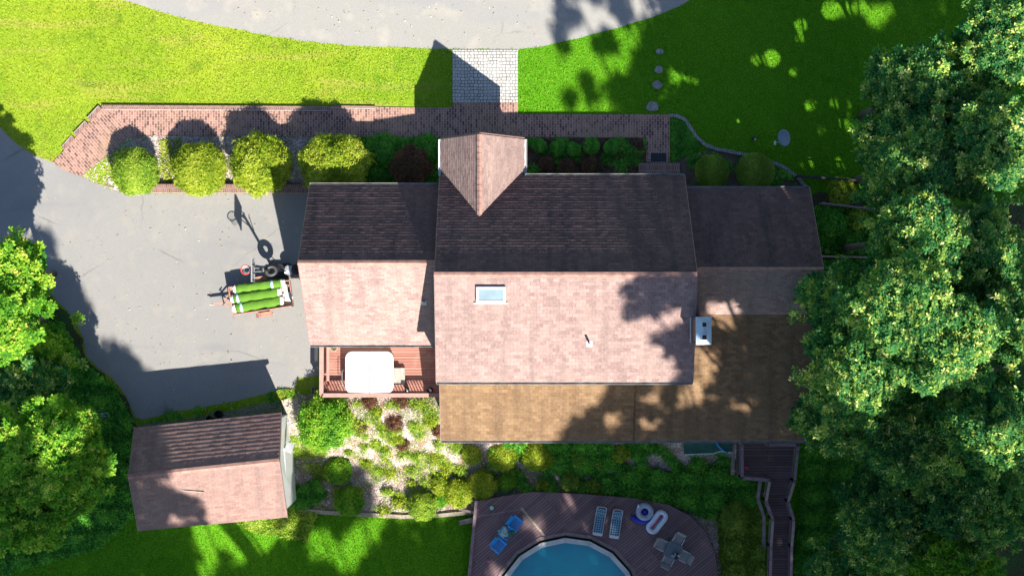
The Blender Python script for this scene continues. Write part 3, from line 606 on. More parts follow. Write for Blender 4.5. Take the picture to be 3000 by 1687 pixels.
railing(deck, [(dx0 + .02, dy0 - .03, DZ), (dx1, dy0 - .03, DZ)], DZ, M['railred'], .15, .2)
# built-in bench boards on the left side, braced
mb = MB(); mb.box((dx0 + .24, (dy0 + dy1) / 2 + .3, DZ + .42), (.14, dy1 - dy0 - .7, .04)); mb.box((dx0 + .24, dy0 + .45, DZ + .2), (.1, .05, .4)); mb.box((dx0 + .24, dy1 - .4, DZ + .2), (.1, .05, .4))
build('bench', mb, M['railred'], deck)
tp0, tp1 = P(1011, 1029, 1.62), P(1153, 1152, 1.62)
tub = thing('hot_tub', 'square hot tub under a white folding cover on the red deck', 'hot tub', ((tp0.x + tp1.x) / 2, (tp0.y + tp1.y) / 2, DZ))
def rrect(x0, y0, x1, y1, r, n=7):
    o = []
    for cx_, cy_, a0 in ((x1 - r, y1 - r, 0), (x0 + r, y1 - r, 90), (x0 + r, y0 + r, 180), (x1 - r, y0 + r, 270)):
        for i in range(n + 1): t = R(a0 + 90 * i / n); o.append((cx_ + r * math.cos(t), cy_ + r * math.sin(t)))
    return o
mb = MB(); mb.prism(rrect(tp0.x + .05, tp1.y + .05, tp1.x - .05, tp0.y - .05, .3), DZ, 1.52); build('cabinet', mb, M['darkmetal'], tub)
mid = (tp0.x + tp1.x) / 2
for s_ in (0, 1):
    rr = rrect(tp0.x, tp1.y, tp1.x, tp0.y, .36)
    if s_: pl = [p for p in rr if p[0] > mid]; ys = (tp1.y, tp0.y); pl = sorted(pl, key=lambda p: math.atan2(p[1] - (tp0.y + tp1.y) / 2, p[0] - mid)) ; poly = [(mid + .007, ys[0])] + pl + [(mid + .007, ys[1])]
    else: pl = [p for p in rr if p[0] < mid]; pl = sorted(pl, key=lambda p: math.atan2(p[1] - (tp0.y + tp1.y) / 2, mid - p[0])); poly = [(mid - .007, tp1.y)] + pl + [(mid - .007, tp0.y)]
    mb = MB(); mb.prism(poly, 1.53, lambda p: 1.66 - .03 * abs(p[0] - mid)); bevel(build('cover_panel', mb, M['tubwhite'], tub), .03, 3)
mb = MB(); mb.tube([(tp0.x - .02, -4.15, 1.35), (tp0.x - .17, -4.15, 1.45), (tp0.x - .17, -4.95, 1.45), (tp0.x - .02, -4.95, 1.3)], .018, 6); build('cover_lifter', mb, M['grey'], tub)
q = P(1170, 1096, 1.0); st = thing('tub_step', 'weathered grey plastic step box beside the hot tub', 'step', (q.x, q.y, DZ)); mb = MB(); mb.box((q.x, q.y - .1, DZ + .12), (.55, .85, .24)); build('lower_tread', bevel(build('upper_tread', MB().box((q.x - .1, q.y - .1, DZ + .32), (.35, .85, .16)), M['palestone'], st)) and mb, M['palestone'], st)
for (a_, b_, rr, lab, cc) in ((1192, 1142, .1, 'black planter with a white flower on the deck rail', 'black'), (1260, 1143, .12, 'black lantern with white top at the right end of the deck', 'black')):
    q = P(a_, b_, 1.2); t = thing('planter', lab, 'planter', (q.x, q.y, DZ)); mb = MB(); mb.lathe((q.x, q.y, DZ), [(.001, 0), (rr, 0), (rr * 1.3, .35), (rr * 1.3, .42), (rr * 1.1, .42), (rr * 1.1, .3), (.001, .3)]); build('pot', mb, M[cc], t, True)
    mb = MB(); mb.lathe((q.x + .03, q.y - .02, DZ + .42), [(.001, 0), (.05, .01), (.065, .05), (.04, .09), (.001, .1)], 10); mb.lathe((q.x - .03, q.y + .05, DZ + .42), [(.001, 0), (.035, .01), (.045, .04), (.001, .07)], 9); build('flower', mb, M['white'], t, True)
q = P(975, 1018, 1.3); t = thing('hanging_basket', 'brown wicker basket at the back corner of the red deck', 'basket', (q.x, q.y, DZ)); mb = MB(); mb.lathe((q.x, q.y, DZ), [(.001, 0), (.14, .0), (.2, .3), (.22, .32), (.17, .3), (.12, .1), (.001, .1)]); build('basket_body', mb, M['batten'], t, True); mb = MB(); mb.tube([(q.x - .2, q.y, DZ + .32), (q.x, q.y, DZ + .55), (q.x + .2, q.y, DZ + .32)], .012, 6); build('handle', mb, M['batten'], t)

# ------------------------------------------------------------------ shed
sh = thing('shed', 'detached white shed with red brown shingle roof at the lower left', 'shed', tuple(P(610, 1375, 0)))
sT = 2.7; sRd = 4.6
TR, BR_, TL, BL = P(823, 1209, sT), P(841, 1514, sT), P(394, 1253, sT), P(405, 1554, sT); RL, RR = P(376, 1396, sRd), P(818, 1350, sRd)
roof_plane('roof', TR, TL, RL, RR, M['shingle_shed'], sh, 21, expo=.235, tab=.33, butt=(.022, .034)); roof_plane('roof', BL, BR_, RR, RL, M['shingle_shed'], sh, 22, tab=.3)
capstrip(RR, RL, .13, .06, M['ridge'], sh, 9)
mb = MB(); zb = -1.2
def ins(p, q_, t): v = Vector(p).lerp(Vector(q_), t); return v
a1, a2, a3, a4 = TR.lerp(BR_, .06), BR_.lerp(TR, .06), BL.lerp(TL, .06), TL.lerp(BL, .06); a1, a4 = a1.lerp(a4, .015), a4.lerp(a1, .015); a2, a3 = a2.lerp(a3, .015), a3.lerp(a2, .015)
r1, r2 = RR.lerp(RL, .015) - Vector((0, 0, .22)), RL.lerp(RR, .015) - Vector((0, 0, .22))
vs = [Vector((p.x, p.y, zb)) for p in (a1, a2, a3, a4)] + [Vector((p.x, p.y, sT + .02)) for p in (a1, a2, a3, a4)] + [r1, r2]
mb.add(vs, [(0, 1, 5, 8, 4), (1, 2, 6, 5), (2, 3, 7, 9, 6), (3, 0, 4, 7), (4, 8, 9, 7), (5, 6, 9, 8), (3, 2, 1, 0)]); build('wall', mb, M['white'], sh)
for q, e, x_ in ((TR, RR, -.01), (BR_, RR, -.01), (TL, RL, .01), (BL, RL, .01)): build('rake_board', MB().bar(q - Vector((x_, 0, .08)), e - Vector((x_, 0, .08)), .03, .16), M['trim'], sh)
dm = (a1 + a2) / 2; mb = MB(); mb.box((dm.x + .02, dm.y, .75), (.06, 1.5, 2.3), R(3)); dd = build('door', mb, M['white'], sh); mb = MB(); mb.box((dm.x + .07, dm.y + .5, .8), (.04, .04, .15)); build('handle', mb, M['black'], dd)
build('bracket', MB().box((dm.x + .2, dm.y + 2.0, 1.3), (.34, .12, .05), R(25)), M['grey'], sh); build('awning', MB().box((dm.x + .2, dm.y + .75, 1.6), (.4, .5, .06), R(-20)), M['grey'], sh)
p1, p2 = P(487, 1428, 4.1), P(598, 1442, 4.0)
def zshed(p):  # height of the south slope
    t = (RR.lerp(RL, .5)).y - p.y; return sRd - t * (sRd - sT) / ((RR.lerp(RL, .5)).y - BR_.lerp(BL, .5).y)
p1.z = zshed(p1) + .10; p2.z = zshed(p2) + .10; pm = p1.lerp(p2, .5) + Vector((0, -.03, .02)); mb = MB(); mb.tube([p1, p1.lerp(p2, .3) + Vector((0, .03, 0)), pm, p2], [.012, .02, .024, .03], 7); tag(build('fallen_branch', mb, M['twig'], None, True), 'bare fallen branch lying on the shed roof', 'branch')

# ------------------------------------------------------------------ low walls, steps, edging
def wall_thing(name, lab, pts, wd, z1, m, coping=None, cat='wall'):
    a = G(*pts[0]); t = thing(name, lab, cat, tuple(a)); mb = MB(); cp = MB()
    for p, q_ in zip(pts, pts[1:]):
        p = G(*p); q_ = G(*q_); zz = Vector((0, 0, z1 / 2)); mb.bar(p + zz - Vector((0, 0, .1)), q_ + zz - Vector((0, 0, .1)), wd, z1 + .2)
        if coping: s = (q_ - p).normalized().cross(Vector((0, 0, 1))) * wd * coping; cp.bar(p + Vector((0, 0, z1 - .02)) + s, q_ + Vector((0, 0, z1 - .02)) + s, .035, .05)
    build('wall_body', mb, m, t)
    if coping: build('coping', cp, M['palestone'], t)
    return t
wall_thing('low_wall', 'low brick wall along the upper edge of the left brick walk', [(300, 315), (965, 319)], .22, .16, M['wall_brick'], .55)
wall_thing('low_wall', 'short low brick wall above the middle walk beside the lawn', [(967, 314), (1100, 316)], .14, .12, M['wall_brick'], .45)
wall_thing('low_wall', 'brick retaining wall between the round bushes and the driveway', [(430, 553), (905, 554)], .42, .38, M['wall_brick'], .58)
for k, (a, b) in enumerate((((296, 316), (262, 352)), ((256, 360), (222, 396)), ((216, 402), (186, 436)))):
    wall_thing('stepped_wall', ('upper', 'middle', 'lowest')[k] + ' stepped section of the slanting brick wall at the left end of the walk', [a, b], .22, .16 - .04 * k, M['wall_brick'], .55)
mb = MB(); p = G(1110, 326); q_ = G(1110, 401)
mb.bar(p + Vector((0, 0, .06)), q_ + Vector((0, 0, .06)), .12, .07); tag(build('walk_step', mb, M['walk']), 'brick step across the walk at the end of the low wall', 'step')
mb = MB(); p = G(970, 352); q_ = G(970, 398); mb.bar(p + Vector((0, 0, .055)), q_ + Vector((0, 0, .055)), .1, .05); tag(build('walk_step', mb, M['walk']), 'brick step across the walk beside the fourth bush', 'step')
def edging(lab, pts, wd=.17, h=.1):
    rng = random.Random(5); mb = MB(); P3 = [G(*p) for p in pts]; acc = []
    for a, b in zip(P3, P3[1:]):
        n = max(1, int((b - a).length / .17))
        for i in range(n):
            p = a.lerp(b, (i + .5) / n); d = (b - a); mb.box(p + Vector((0, 0, h / 2 + rng.uniform(-.01, .01))), ((b - a).length / n - .012, wd + rng.uniform(-.01, .01), h), math.atan2(d.y, d.x) + rng.uniform(-.05, .05))
    return tag(build('garden_edging', mb, M['edging']), lab, 'edging')
edging('curved grey block edging between the shaded lawn and the mulch bed', [(1962, 338), (1985, 341), (2008, 352), (2022, 375), (2040, 402), (2066, 425), (2100, 438), (2150, 447), (2200, 457), (2260, 474), (2300, 492), (2340, 524), (2368, 556)])
edging('curved grey block edging below the green tarp in the rear bed', [(1930, 1360), (1960, 1371), (1990, 1375), (2030, 1374), (2075, 1358)], .2)
mb = MB(); rng = random.Random(8)
PT = [(880, 1492), (960, 1500), (1080, 1506), (1180, 1512), (1290, 1508), (1390, 1498)]
for a, b in zip(PT, PT[1:]):
    a = G(*a); b = G(*b); mb.bar(a + Vector((0, 0, .06)), b + Vector((0, 0, .06)), .2, .22)
tag(build('timber_edging', mb, M['batten']), 'weathered timber edging at the foot of the rear garden', 'edging')
for k, (a, b, r) in enumerate(((1932, 152, .19), (1930, 205, .24), (1925, 249, .26), (1912, 312, .33))):
    p = G(a, b); mb = MB(); rng = random.Random(k); poly = [(p.x + r * rng.uniform(.8, 1.15) * math.cos(t * .7), p.y + r * .85 * rng.uniform(.8, 1.15) * math.sin(t * .7)) for t in range(9)]
    mb.prism(poly, .0, .07); tag(build('stepping_stone', mb, M['stone']), 'grey stepping stone in the shaded lawn, ' + ('smallest, nearest the road', 'second down from the road', 'third down from the road, squarish', 'largest, nearest the brick walk')[k], 'stone', 'stepping stones in the lawn')
# window well grate at the walk end + step
p = G(1929, 462); t = thing('window_well', 'dark rectangular well with pale toothed rim at the end of the walk', 'well', tuple(p)); mb = MB(); mb.box((p.x, p.y, .06), (.78, .46, .03)); build('opening', mb, M['black'], t)
for i in range(7):
    for s_ in (.26, -.26): build('rim_block', MB().box((p.x - .42 + i * .14, p.y + s_, .08), (.07, .06, .05)), M['palestone'], t)
for i in range(4):
    for s_ in (.45, -.44): build('rim_block', MB().box((p.x + s_, p.y - .17 + i * .12, .08), (.07, .06, .05)), M['palestone'], t)
p = G(1930, 494); mb = MB(); mb.box((p.x, p.y, .15), (2.1, .55, .3)); tag(build('brick_landing', mb, M['wall_brick']), 'brick landing against the house below the toothed window well', 'landing')
# dish
p = G(2290, 412); t = thing('satellite_dish', 'pale blue satellite dish on the shaded lawn right of the house', 'satellite dish', (p.x, p.y, 0))
Mt = Matrix.Rotation(R(14), 4, 'Z') @ Matrix.Rotation(R(-58), 4, 'Y')
mb = MB(); mb.lathe((0, 0, 0), [(.001, 0), (.2, .02), (.35, .06), (.43, .1), (.44, .1), (.43, .115), (.35, .075), (.2, .035), (.001, .015)], 26)
c = Vector((p.x + .02, p.y + .05, .95)); mb.v = [tuple(c + Mt @ Vector(v)) for v in mb.v]; build('reflector', mb, M['dish'], t, True)
mb = MB(); e = c + Mt @ Vector((-.25, 0, .75)); e = Vector((p.x - .52, p.y - .22, .95)); mb.tube([c + Vector((0, -.1, -.3)), e], .02, 6); mb.tube([(p.x, p.y, 0), (p.x, p.y, .7), c], .03, 8); build('arm', mb, M['grey'], t); mb = MB(); mb.box(e, (.09, .2, .1)); build('receiver', mb, M['white'], t)
p = G(2205, 409); t = thing('garden_light', 'small dark floodlight with a pale lens in the shaded lawn', 'light', (p.x, p.y, 0)); mb = MB(); mb.tube([(p.x, p.y, 0), (p.x, p.y, .25)], .02, 6); mb.box((p.x, p.y, .3), (.2, .18, .12), .4); build('lamp_body', mb, M['black'], t); mb = MB(); mb.box((p.x + .07, p.y - .03, .37), (.09, .09, .02), .4); build('lens', mb, M['palestone'], t)
# ------------------------------------------------------------------ picket fence + rails right of the house
def fence(lab, a, b, h, sp, m, pick=True):
    A = G(*a); B = G(*b); t = thing('fence', lab, 'fence', tuple(A)); mb = MB(); n = max(2, int((B - A).length / 2.0))
    mb.bar(A + Vector((0, 0, h)), B + Vector((0, 0, h)), .09, .05); mb.bar(A + Vector((0, 0, h * .35)), B + Vector((0, 0, h * .35)), .05, .05); build('rail', mb, m, t)
    for i in range(n + 1):
        p = A.lerp(B, i / n); build('post', MB().box(p + Vector((0, 0, h / 2)), (.1, .1, h + .1)), m, t)
    if pick:
        mb = MB(); k = int((B - A).length / sp)
        for i in range(k): p = A.lerp(B, (i + .5) / k); mb.box(p + Vector((0, 0, h / 2)), (.025, .025, h * .95))
        build('pickets', mb, m, t)
fence('dark metal picket fence running from the house corner across the shaded lawn', (2330, 520), (2640, 545), 1.1, .12, M['darkmetal'])
fence('upper thin timber rail fence beside the annex', (2400, 598), (2640, 626), .9, .5, M['railbrown'], False)
fence('lower pale timber rail fence beside the annex', (2400, 752), (2640, 757), .9, .5, M['batten'], False)
# ------------------------------------------------------------------ pool deck and pool
PZ = -1.6
def PP(a, b, z=PZ): return P(a, b, z)
pc = Vector((2.92, -16.87)); PRr = 3.78; NS = 18
deckpoly = [PP(*p) for p in ((1398, 1468), (1375, 1700), (1370, 2100), (2150, 2100), (2105, 1700), (2095, 1620), (2070, 1560), (2020, 1510), (1960, 1478), (1850, 1458), (1700, 1446), (1560, 1440), (1480, 1452))]
ringo = [Vector((pc.x + (PRr + .12) * math.cos(R(92 + 20 * i)), pc.y + (PRr + .12) * math.sin(R(92 + 20 * i)), 0)) for i in range(NS)]
pd = thing('pool_deck', 'dark purple brown plank deck around the round pool', 'deck', tuple(PP(1450, 1500)))
outer = [Vector((p.x, p.y, 0)) for p in deckpoly]; tri = tessellate_polygon([outer, ringo]); mb = MB(); allp = outer + ringo
mb.add([(p.x, p.y, PZ) for p in allp] + [(p.x, p.y, PZ - .15) for p in allp], [])
for tr_ in tri:
    a, b, c_ = [allp[i] for i in tr_]
    if (b - a).cross(c_ - a).z < 0: tr_ = tr_[::-1]
    mb.f.append(tuple(tr_)); mb.f.append(tuple(i + len(allp) for i in reversed(tr_)))
no = len(outer); N_ = len(allp)
for i in range(no): j = (i + 1) % no; mb.f.append((i, j, N_ + j, N_ + i))
for i in range(NS): j = (i + 1) % NS; mb.f.append((no + i, no + j, N_ + no + j, N_ + no + i))
build('deck_floor', mb, M['deckbrown'], pd)
mb = MB(); mb.bar(PP(1527, 1487, PZ + .008), PP(1603, 1577, PZ + .008), .11, .02); build('worn_batten', mb, M['batten'], pd)
mb = MB(); mb.bar(PP(1400, 1512, PZ + .006), PP(1520, 1492, PZ + .006), .07, .014); build('worn_board', mb, M['railbrown'], pd)
mb = MB()
for (a, b) in (((1396, 1466), (1373, 1700)),): mb.bar(PP(*a, PZ + .06), PP(*b, PZ + .06), .16, .16)
build('edge_beam', mb, M['railbrown'], pd)
for i in range(5):
    p = deckpoly[0].lerp(deckpoly[1], .05 + i * .23); build('post', MB().box((p.x, p.y, PZ - .5), (.14, .14, 1.0)), M['railbrown'], pd)
mb = MB()
for i in range(NS):
    a, b = ringo[i], ringo[(i + 1) % NS]; o1 = (a - Vector((pc.x, pc.y, 0))).normalized(); o2 = (b - Vector((pc.x, pc.y, 0))).normalized()
    mb.bar(Vector((a.x, a.y, PZ + .02)) + o1 * .1, Vector((b.x, b.y, PZ + .02)) + o2 * .1, .17, .04)
build('rim_board', mb, M['railbrown'], pd)
mb = MB(); A, B = PP(1405, 1545), PP(1345, 1560)
for (a, b) in (((1396, 1502), (1350, 1492)), ((1396, 1516), (1345, 1528)), ((1394, 1524), (1346, 1534))): mb.bar(PP(*a, PZ - .1), PP(*b, PZ - .5), .12, .06)
build('steps', mb, M['railbrown'], pd)
pool = thing('swimming_pool', 'round above ground pool with teal water set into the plank deck', 'pool', (pc.x, pc.y, -2.6))
def ring(r, a): return Vector((pc.x + r * math.cos(R(a)), pc.y + r * math.sin(R(a)), 0))
for i in range(NS):
    a0, a1 = 92 + 20 * i + .6, 92 + 20 * (i + 1) - .6; mb = MB(); mb.prism([ring(PRr, a0), ring(PRr, a1), ring(PRr - .25, a1), ring(PRr - .25, a0)], PZ + .06, PZ + .11); build('rim', mb, M['poolrim'], pool)
for i in range(NS): c_ = ring(PRr - .12, 92 + 20 * i); build('rim_cap', MB().box((c_.x, c_.y, PZ + .11), (.26, .09, .07), R(92 + 20 * i)), M['grey'], pool)
mb = MB(); mb.prism([ring(PRr - .1, 92 + 20 * i) for i in range(NS)], PZ - .32, PZ - .22); build('water', mb, M['water'], pool)
mb = MB(); 
for i in range(NS): a, b = ring(PRr - .06, 92 + 20 * i), ring(PRr - .06, 92 + 20 * (i + 1)); mb.bar(Vector((a.x, a.y, PZ - .45)), Vector((b.x, b.y, PZ - .45)), .03, 1.1)
build('pool_wall', mb, M['poolrim'], pool)
# loungers
def lounger():
    t = thing('sun_lounger', '', 'lounger'); fr = MB(); L, W_ = 1.75, .58
    hinge = (0, .25, .34); top = (0, .80, .62); foot = (0, -.87, .30)
    for s in (-1, 1):
        fr.tube([(s * W_ / 2, -.87, .30), (s * W_ / 2, .25, .34), (s * W_ / 2, .82, .62)], .022, 8)
        for y in (-.7, .3): fr.tube([(s * W_ / 2, y, .32), (s * W_ / 2, y - .03, .02)], .02, 6)
    fr.tube([(-W_ / 2, -.89, .30), (-W_ / 2 + .03, -.93, .30), (W_ / 2 - .03, -.93, .30), (W_ / 2, -.89, .30)], .03, 8); fr.tube([(-W_ / 2, .82, .62), (-W_ / 4, .87, .64), (W_ / 4, .87, .64), (W_ / 2, .82, .62)], .022, 8)
    fr.box((0, -.85, .31), (W_, .12, .05)); build('frame', fr, M['white'], t)
    s1 = MB(); s1.box((0, -.27, .355), (W_ - .06, 1.02, .05), M=Matrix.Rotation(R(2), 4, 'X')); bevel(build('seat_cushion', s1, M['cushion'], t), .02)
    s2 = MB(); s2.box((0, .52, .51), (W_ - .06, .58, .05), M=Matrix.Rotation(R(27), 4, 'X')); bevel(build('back_cushion', s2, M['cushion'], t), .02); return t
ld = lounger(); tag(ld, 'left of the two white loungers with blue patterned cushions, sun flecked', 'lounger', 'sun loungers by the pool'); p = PP(1757, 1523, PZ + .3); ld.location = (p.x, p.y, PZ); ld.rotation_euler = (0, 0, R(-9))
ld.scale = (.85, .85, .9); l2 = copy_tree(ld); tag(l2, 'right of the two white loungers with blue patterned cushions, fully shaded'); p = PP(1805, 1531, PZ + .3); l2.location = (p.x, p.y, PZ); l2.rotation_euler = (0, 0, R(-8))
# blue chairs
def blue_chair():
    t = thing('garden_chair', '', 'chair')
    mb = MB()
    for i in range(7): mb.box((-.225 + .075 * i, .0, .37), (.047, .5, .03), M=Matrix.Rotation(R(-6), 4, 'X'))
    build('seat', mb, M['blue'], t); mb = MB(); mb.box((0, -.25, .38), (.52, .05, .05)); build('front_rail', mb, M['blue'], t)
    mb = MB()
    for i in range(7):
        x = -.24 + .08 * i; mb.bar((x * .85, .22, .38), (x * 1.05, .47, .88 - abs(x) * .3), .062, .03, (0, 1, 1))
    mb.bar((-.24, .30, .55), (.24, .30, .55), .03, .06); mb.bar((-.25, .42, .78), (.25, .42, .78), .03, .06); build('backrest', mb, M['blue'], t)
    for s in (-1, 1):
        mb = MB(); mb.box((s * .31, .02, .58), (.11, .56, .035)); bevel(build('armrest', mb, M['blue'], t), .02); mb = MB(); mb.box((s * .30, -.22, .29), (.05, .09, .58)); mb.box((s * .29, .24, .29), (.05, .09, .58)); build('legs', mb, M['blue'], t)
    return t
bc = blue_chair(); tag(bc, 'upper right of the three bright blue plastic chairs by the pool', 'chair', 'blue plastic chairs'); p = PP(1511, 1533, PZ + .4); bc.location = (p.x, p.y, PZ); bc.rotation_euler = (0, 0, R(-140 + 180 + 15))
c2 = copy_tree(bc); tag(c2, 'lower left of the three bright blue plastic chairs, empty'); p = PP(1462, 1597, PZ + .4); c2.location = (p.x, p.y, PZ); c2.rotation_euler = (0, 0, R(50))
c3 = copy_tree(bc); tag(c3, 'middle blue plastic chair with towels thrown over it'); c3.name = 'garden_chair'; p = PP(1484, 1562, PZ + .35); c3.location = (p.x, p.y, PZ - .0); c3.rotation_euler = (0, 0, R(58)); c3.scale = (.85, .85, .85)
def towel(name, lab, a, b, w_, l_, z, m, rot, seed):
    rng = np.random.default_rng(seed); n = 12; p = PP(a, b, PZ + z); mb = MB(); ph = rng.uniform(0, 6, 4)
    for j in range(n):
        for i in range(n):
            u, v = i / (n - 1) - .5, j / (n - 1) - .5; zz = z + .03 * math.sin(9 * u + ph[0]) * math.cos(7 * v + ph[1]) - .25 * max(0, abs(v) - .3) - .2 * max(0, abs(u) - .35)
            x = u * w_ * (1 + .15 * math.sin(5 * v + ph[2])); y = v * l_ * (1 + .15 * math.sin(6 * u + ph[3])); mb.v.append((p.x + x * math.cos(rot) - y * math.sin(rot), p.y + x * math.sin(rot) + y * math.cos(rot), PZ + zz))
    mb.f = [(j * n + i, j * n + i + 1, (j + 1) * n + i + 1, (j + 1) * n + i) for j in range(n - 1) for i in range(n - 1)]
    tag(build(name, mb, m, None, True), lab, 'towel')
towel('towel', 'pale green patterned towel over the middle blue chair', 1475, 1560, .42, .5, .64, M['towel'], .5, 1)
towel('towel', 'dark teal towel hanging off the middle blue chair', 1498, 1564, .38, .36, .66, M['toweldk'], .2, 2)
def ball(lab, a, b, r, m, m2=None):
    p = PP(a, b, PZ + r); mb = MB(); prof = [(r * math.sin(R(t)), -r * math.cos(R(t))) for t in range(0, 181, 15)]; prof[0] = (.001, -r); prof[-1] = (.001, r); mb.lathe((p.x, p.y, PZ + r), prof, 18); o = tag(build('ball', mb, m, None, True), lab, 'ball')
    if m2: mb = MB(); mb.torus((p.x, p.y, PZ + r), r * .98, .012, 20, 6, Matrix.Rotation(R(60), 4, 'X')); build('stripe', mb, m2, o, True)
ball('pale aqua ball on the planks in the upper left of the pool deck', 1441, 1487, .115, plain('aqua_rubber', (.30, .62, .52), .4), M['white'])
ball('small red and blue ball below the blue chairs', 1431, 1642, .09, plain('coral_rubber', (.55, .12, .08), .4), M['bluedark'])
# floats
p = PP(1888, 1497); fl = thing('swim_ring', 'clear swim ring with blue confetti specks and a blue centre ball', 'swim ring', (p.x, p.y, PZ)); confetti = layered('clear_speckled_vinyl', [(40, 3, [(.45, (.30, .33, .42)), (.6, (.55, .58, .62))]), (22, 2, .6, .64, (.02, .05, .4), .8)], .3)
mb = MB(); mb.torus((p.x, p.y, PZ + .16), .33, .15, 30, 12); build('ring', mb, confetti, fl, True); mb = MB(); mb.lathe((p.x, p.y, PZ + .12), [(.001, -.11), (.1, -.08), (.14, 0), (.1, .1), (.001, .14)], 16); build('centre', mb, M['bluedark'], fl, True); mb = MB(); mb.add([(p.x - .42, p.y + .2, PZ + .3), (p.x - .28, p.y + .27, PZ + .33), (p.x - .36, p.y + .45, PZ + .36)], [(0, 1, 2)]); build('tab', mb, M['whitev'], fl)
mb = MB(); pts = [PP(*q, PZ + .13) for q in ((1848, 1512), (1862, 1520), (1880, 1528), (1900, 1524), (1915, 1513))]; mb.tube(pts, [.08, .13, .13, .12, .08], 12); tag(build('pool_float', mb, M['bluedark'], None, True), 'deep blue curved float lying beneath the speckled ring', 'float')
p = PP(1924, 1527); fl = thing('pool_float', 'white oval float with pink and teal stripes beside the swim ring', 'float', (p.x, p.y, PZ)); Mo = Matrix.Rotation(R(-38), 4, 'Z'); mb = MB()
loop = [Mo @ Vector((x, y, 0)) for x, y in rrect(-.24, -.58, .24, .58, .22, 6)]; c_ = Vector((p.x, p.y, PZ + .14)); loop = [c_ + v for v in loop]; mb.tube(loop + [loop[0]], .125, 12, False); build('rim_tube', mb, M['whitev'], fl, True)
for k, (xo, mm) in enumerate(((-.09, 'pinkpale'), (.0, 'pinkv'), (.09, 'tealv'))):
    mb = MB(); mb.tube([c_ + Mo @ Vector((xo, -.46, -.02)), c_ + Mo @ Vector((xo, .46, -.02))], .05, 8); build('stripe_tube', mb, M[mm], fl, True)
# table and chairs
p = PP(1972, 1613, PZ + .7); rt = R(-27); tb = thing('patio_table', 'square slate topped patio table with four chairs on the pool deck', 'table', (0, 0, 0)); mb = MB(); mb.box((0, 0, .71), (.82, .82, .03)); bevel(build('tabletop', mb, M['slate'], tb), .01)
for sx_ in (-1, 1):
    for sy_ in (-1, 1): mb = MB(); mb.tube([(sx_ * .34, sy_ * .34, .7), (sx_ * .37, sy_ * .37, 0)], .02, 7); build('leg', mb, M['darkmetal'], tb)
tb.location = (p.x, p.y, PZ); tb.rotation_euler = (0, 0, rt)
pl = thing('pot_plant', 'spiky dark and white plant in a pot on the patio table', 'plant', (0, 0, 0)); mb = MB(); mb.lathe((0, 0, 0), [(.001, 0), (.09, 0), (.12, .16), (.001, .15)]); build('pot', mb, M['black'], pl, True)
V = rosettes(np.array([[0, 0, .17], [.03, .02, .2]]), np.array([[0, 0, 1.], [0, 0, 1.]]), 11, .26, .07, rngn, (.1, .7)); link_quads('leaf_cluster', V, rngn.random(len(V)), leafmat('variegated_leaf', (.01, .015, .02), (.03, .05, .06), (.5, .52, .52), .1), pl)
pl.location = (p.x + .12, p.y - .2, PZ + .725)
def sling():
    t = thing('patio_chair', '', 'chair'); mb = MB(); mb.box((0, 0, .42), (.50, .48, .03)); bevel(build('seat', mb, M['tanmesh'], t), .01); mb = MB(); mb.box((0, .33, .66), (.50, .04, .52), M=Matrix.Rotation(R(-24), 4, 'X')); build('backrest', mb, M['tanmesh'], t)
    for s in (-1, 1):
        mb = MB(); mb.tube([(s * .27, -.24, 0), (s * .27, -.22, .62), (s * .27, .24, .64), (s * .27, .30, 0)], .018, 7); mb.box((s * .27, .02, .65), (.05, .4, .025)); build('leg_frame', mb, M['grey'], t)
    return t
s0 = sling()
for k, (ang_, dd_, lab) in enumerate(((27, .60, 'tan sling patio chair on the upper side of the table'), (117, .62, 'tan sling patio chair on the left side of the table'), (207 + 12, .55, 'tan sling patio chair tucked in below the table'), (297 + 0, .66, 'tan sling patio chair on the right side of the table'))):
    s = s0 if k == 0 else copy_tree(s0); an = R(-27 + 90 + (k * 90)); s.location = (p.x + dd_ * math.cos(an), p.y + dd_ * math.sin(an), PZ); s.rotation_euler = (0, 0, an - R(90)); tag(s, lab, 'chair', 'sling chairs around the patio table')
# ------------------------------------------------------------------ timber stair at the right
stt = thing('timber_stair', 'dark timber landing and stairway descending from the house toward the pool yard', 'stairs', tuple(P(2240, 1350, 0)))
SZ = .6
def Q(a, b, z): return P(a, b, z)
L0 = [Q(2158, 1290, SZ), Q(2158, 1395, SZ), Q(2322, 1400, SZ), Q(2330, 1295, SZ)]
mb = MB(); mb.prism([(v.x, v.y) for v in L0], SZ - .12, SZ); build('landing', mb, M['deckbrown2'], stt)
path = [((2245, 1396), (2318, 1400), SZ - .12), ((2238, 1458), (2302, 1462), -.35), ((2258, 1512), (2314, 1514), -.45), ((2254, 1590), (2310, 1590), -1.4), ((2250, 1645), (2308, 1645), -1.5), ((2248, 1760), (2306, 1760), -2.2)]
mb = MB()
for (l0, r0, z0), (l1, r1, z1) in zip(path, path[1:]):
    n = 5 if z0 - z1 > .3 else 1
    for i in range(n):
        a, b, c_, d_ = Q(*l0, z0).lerp(Q(*l1, z1), i / n), Q(*r0, z0).lerp(Q(*r1, z1), i / n), Q(*r0, z0).lerp(Q(*r1, z1), (i + 1) / n), Q(*l0, z0).lerp(Q(*l1, z1), (i + 1) / n)
        z = z0 + (z1 - z0) * (i + .0) / n - .01; mb.prism([(v.x, v.y) for v in (a, b, c_, d_)], z - .05 - .004 * i, z)
build('treads', mb, M['deckbrown2'], stt)
def rl(pts, h=.9): return [tuple(Q(a, b, z) + Vector((0, 0, 0))) for a, b, z in pts]
railing(stt, rl([(2166, 1298, SZ), (2166, 1393, SZ), (2246, 1400, SZ)]), 0, M['railbrown'], .13, .15)
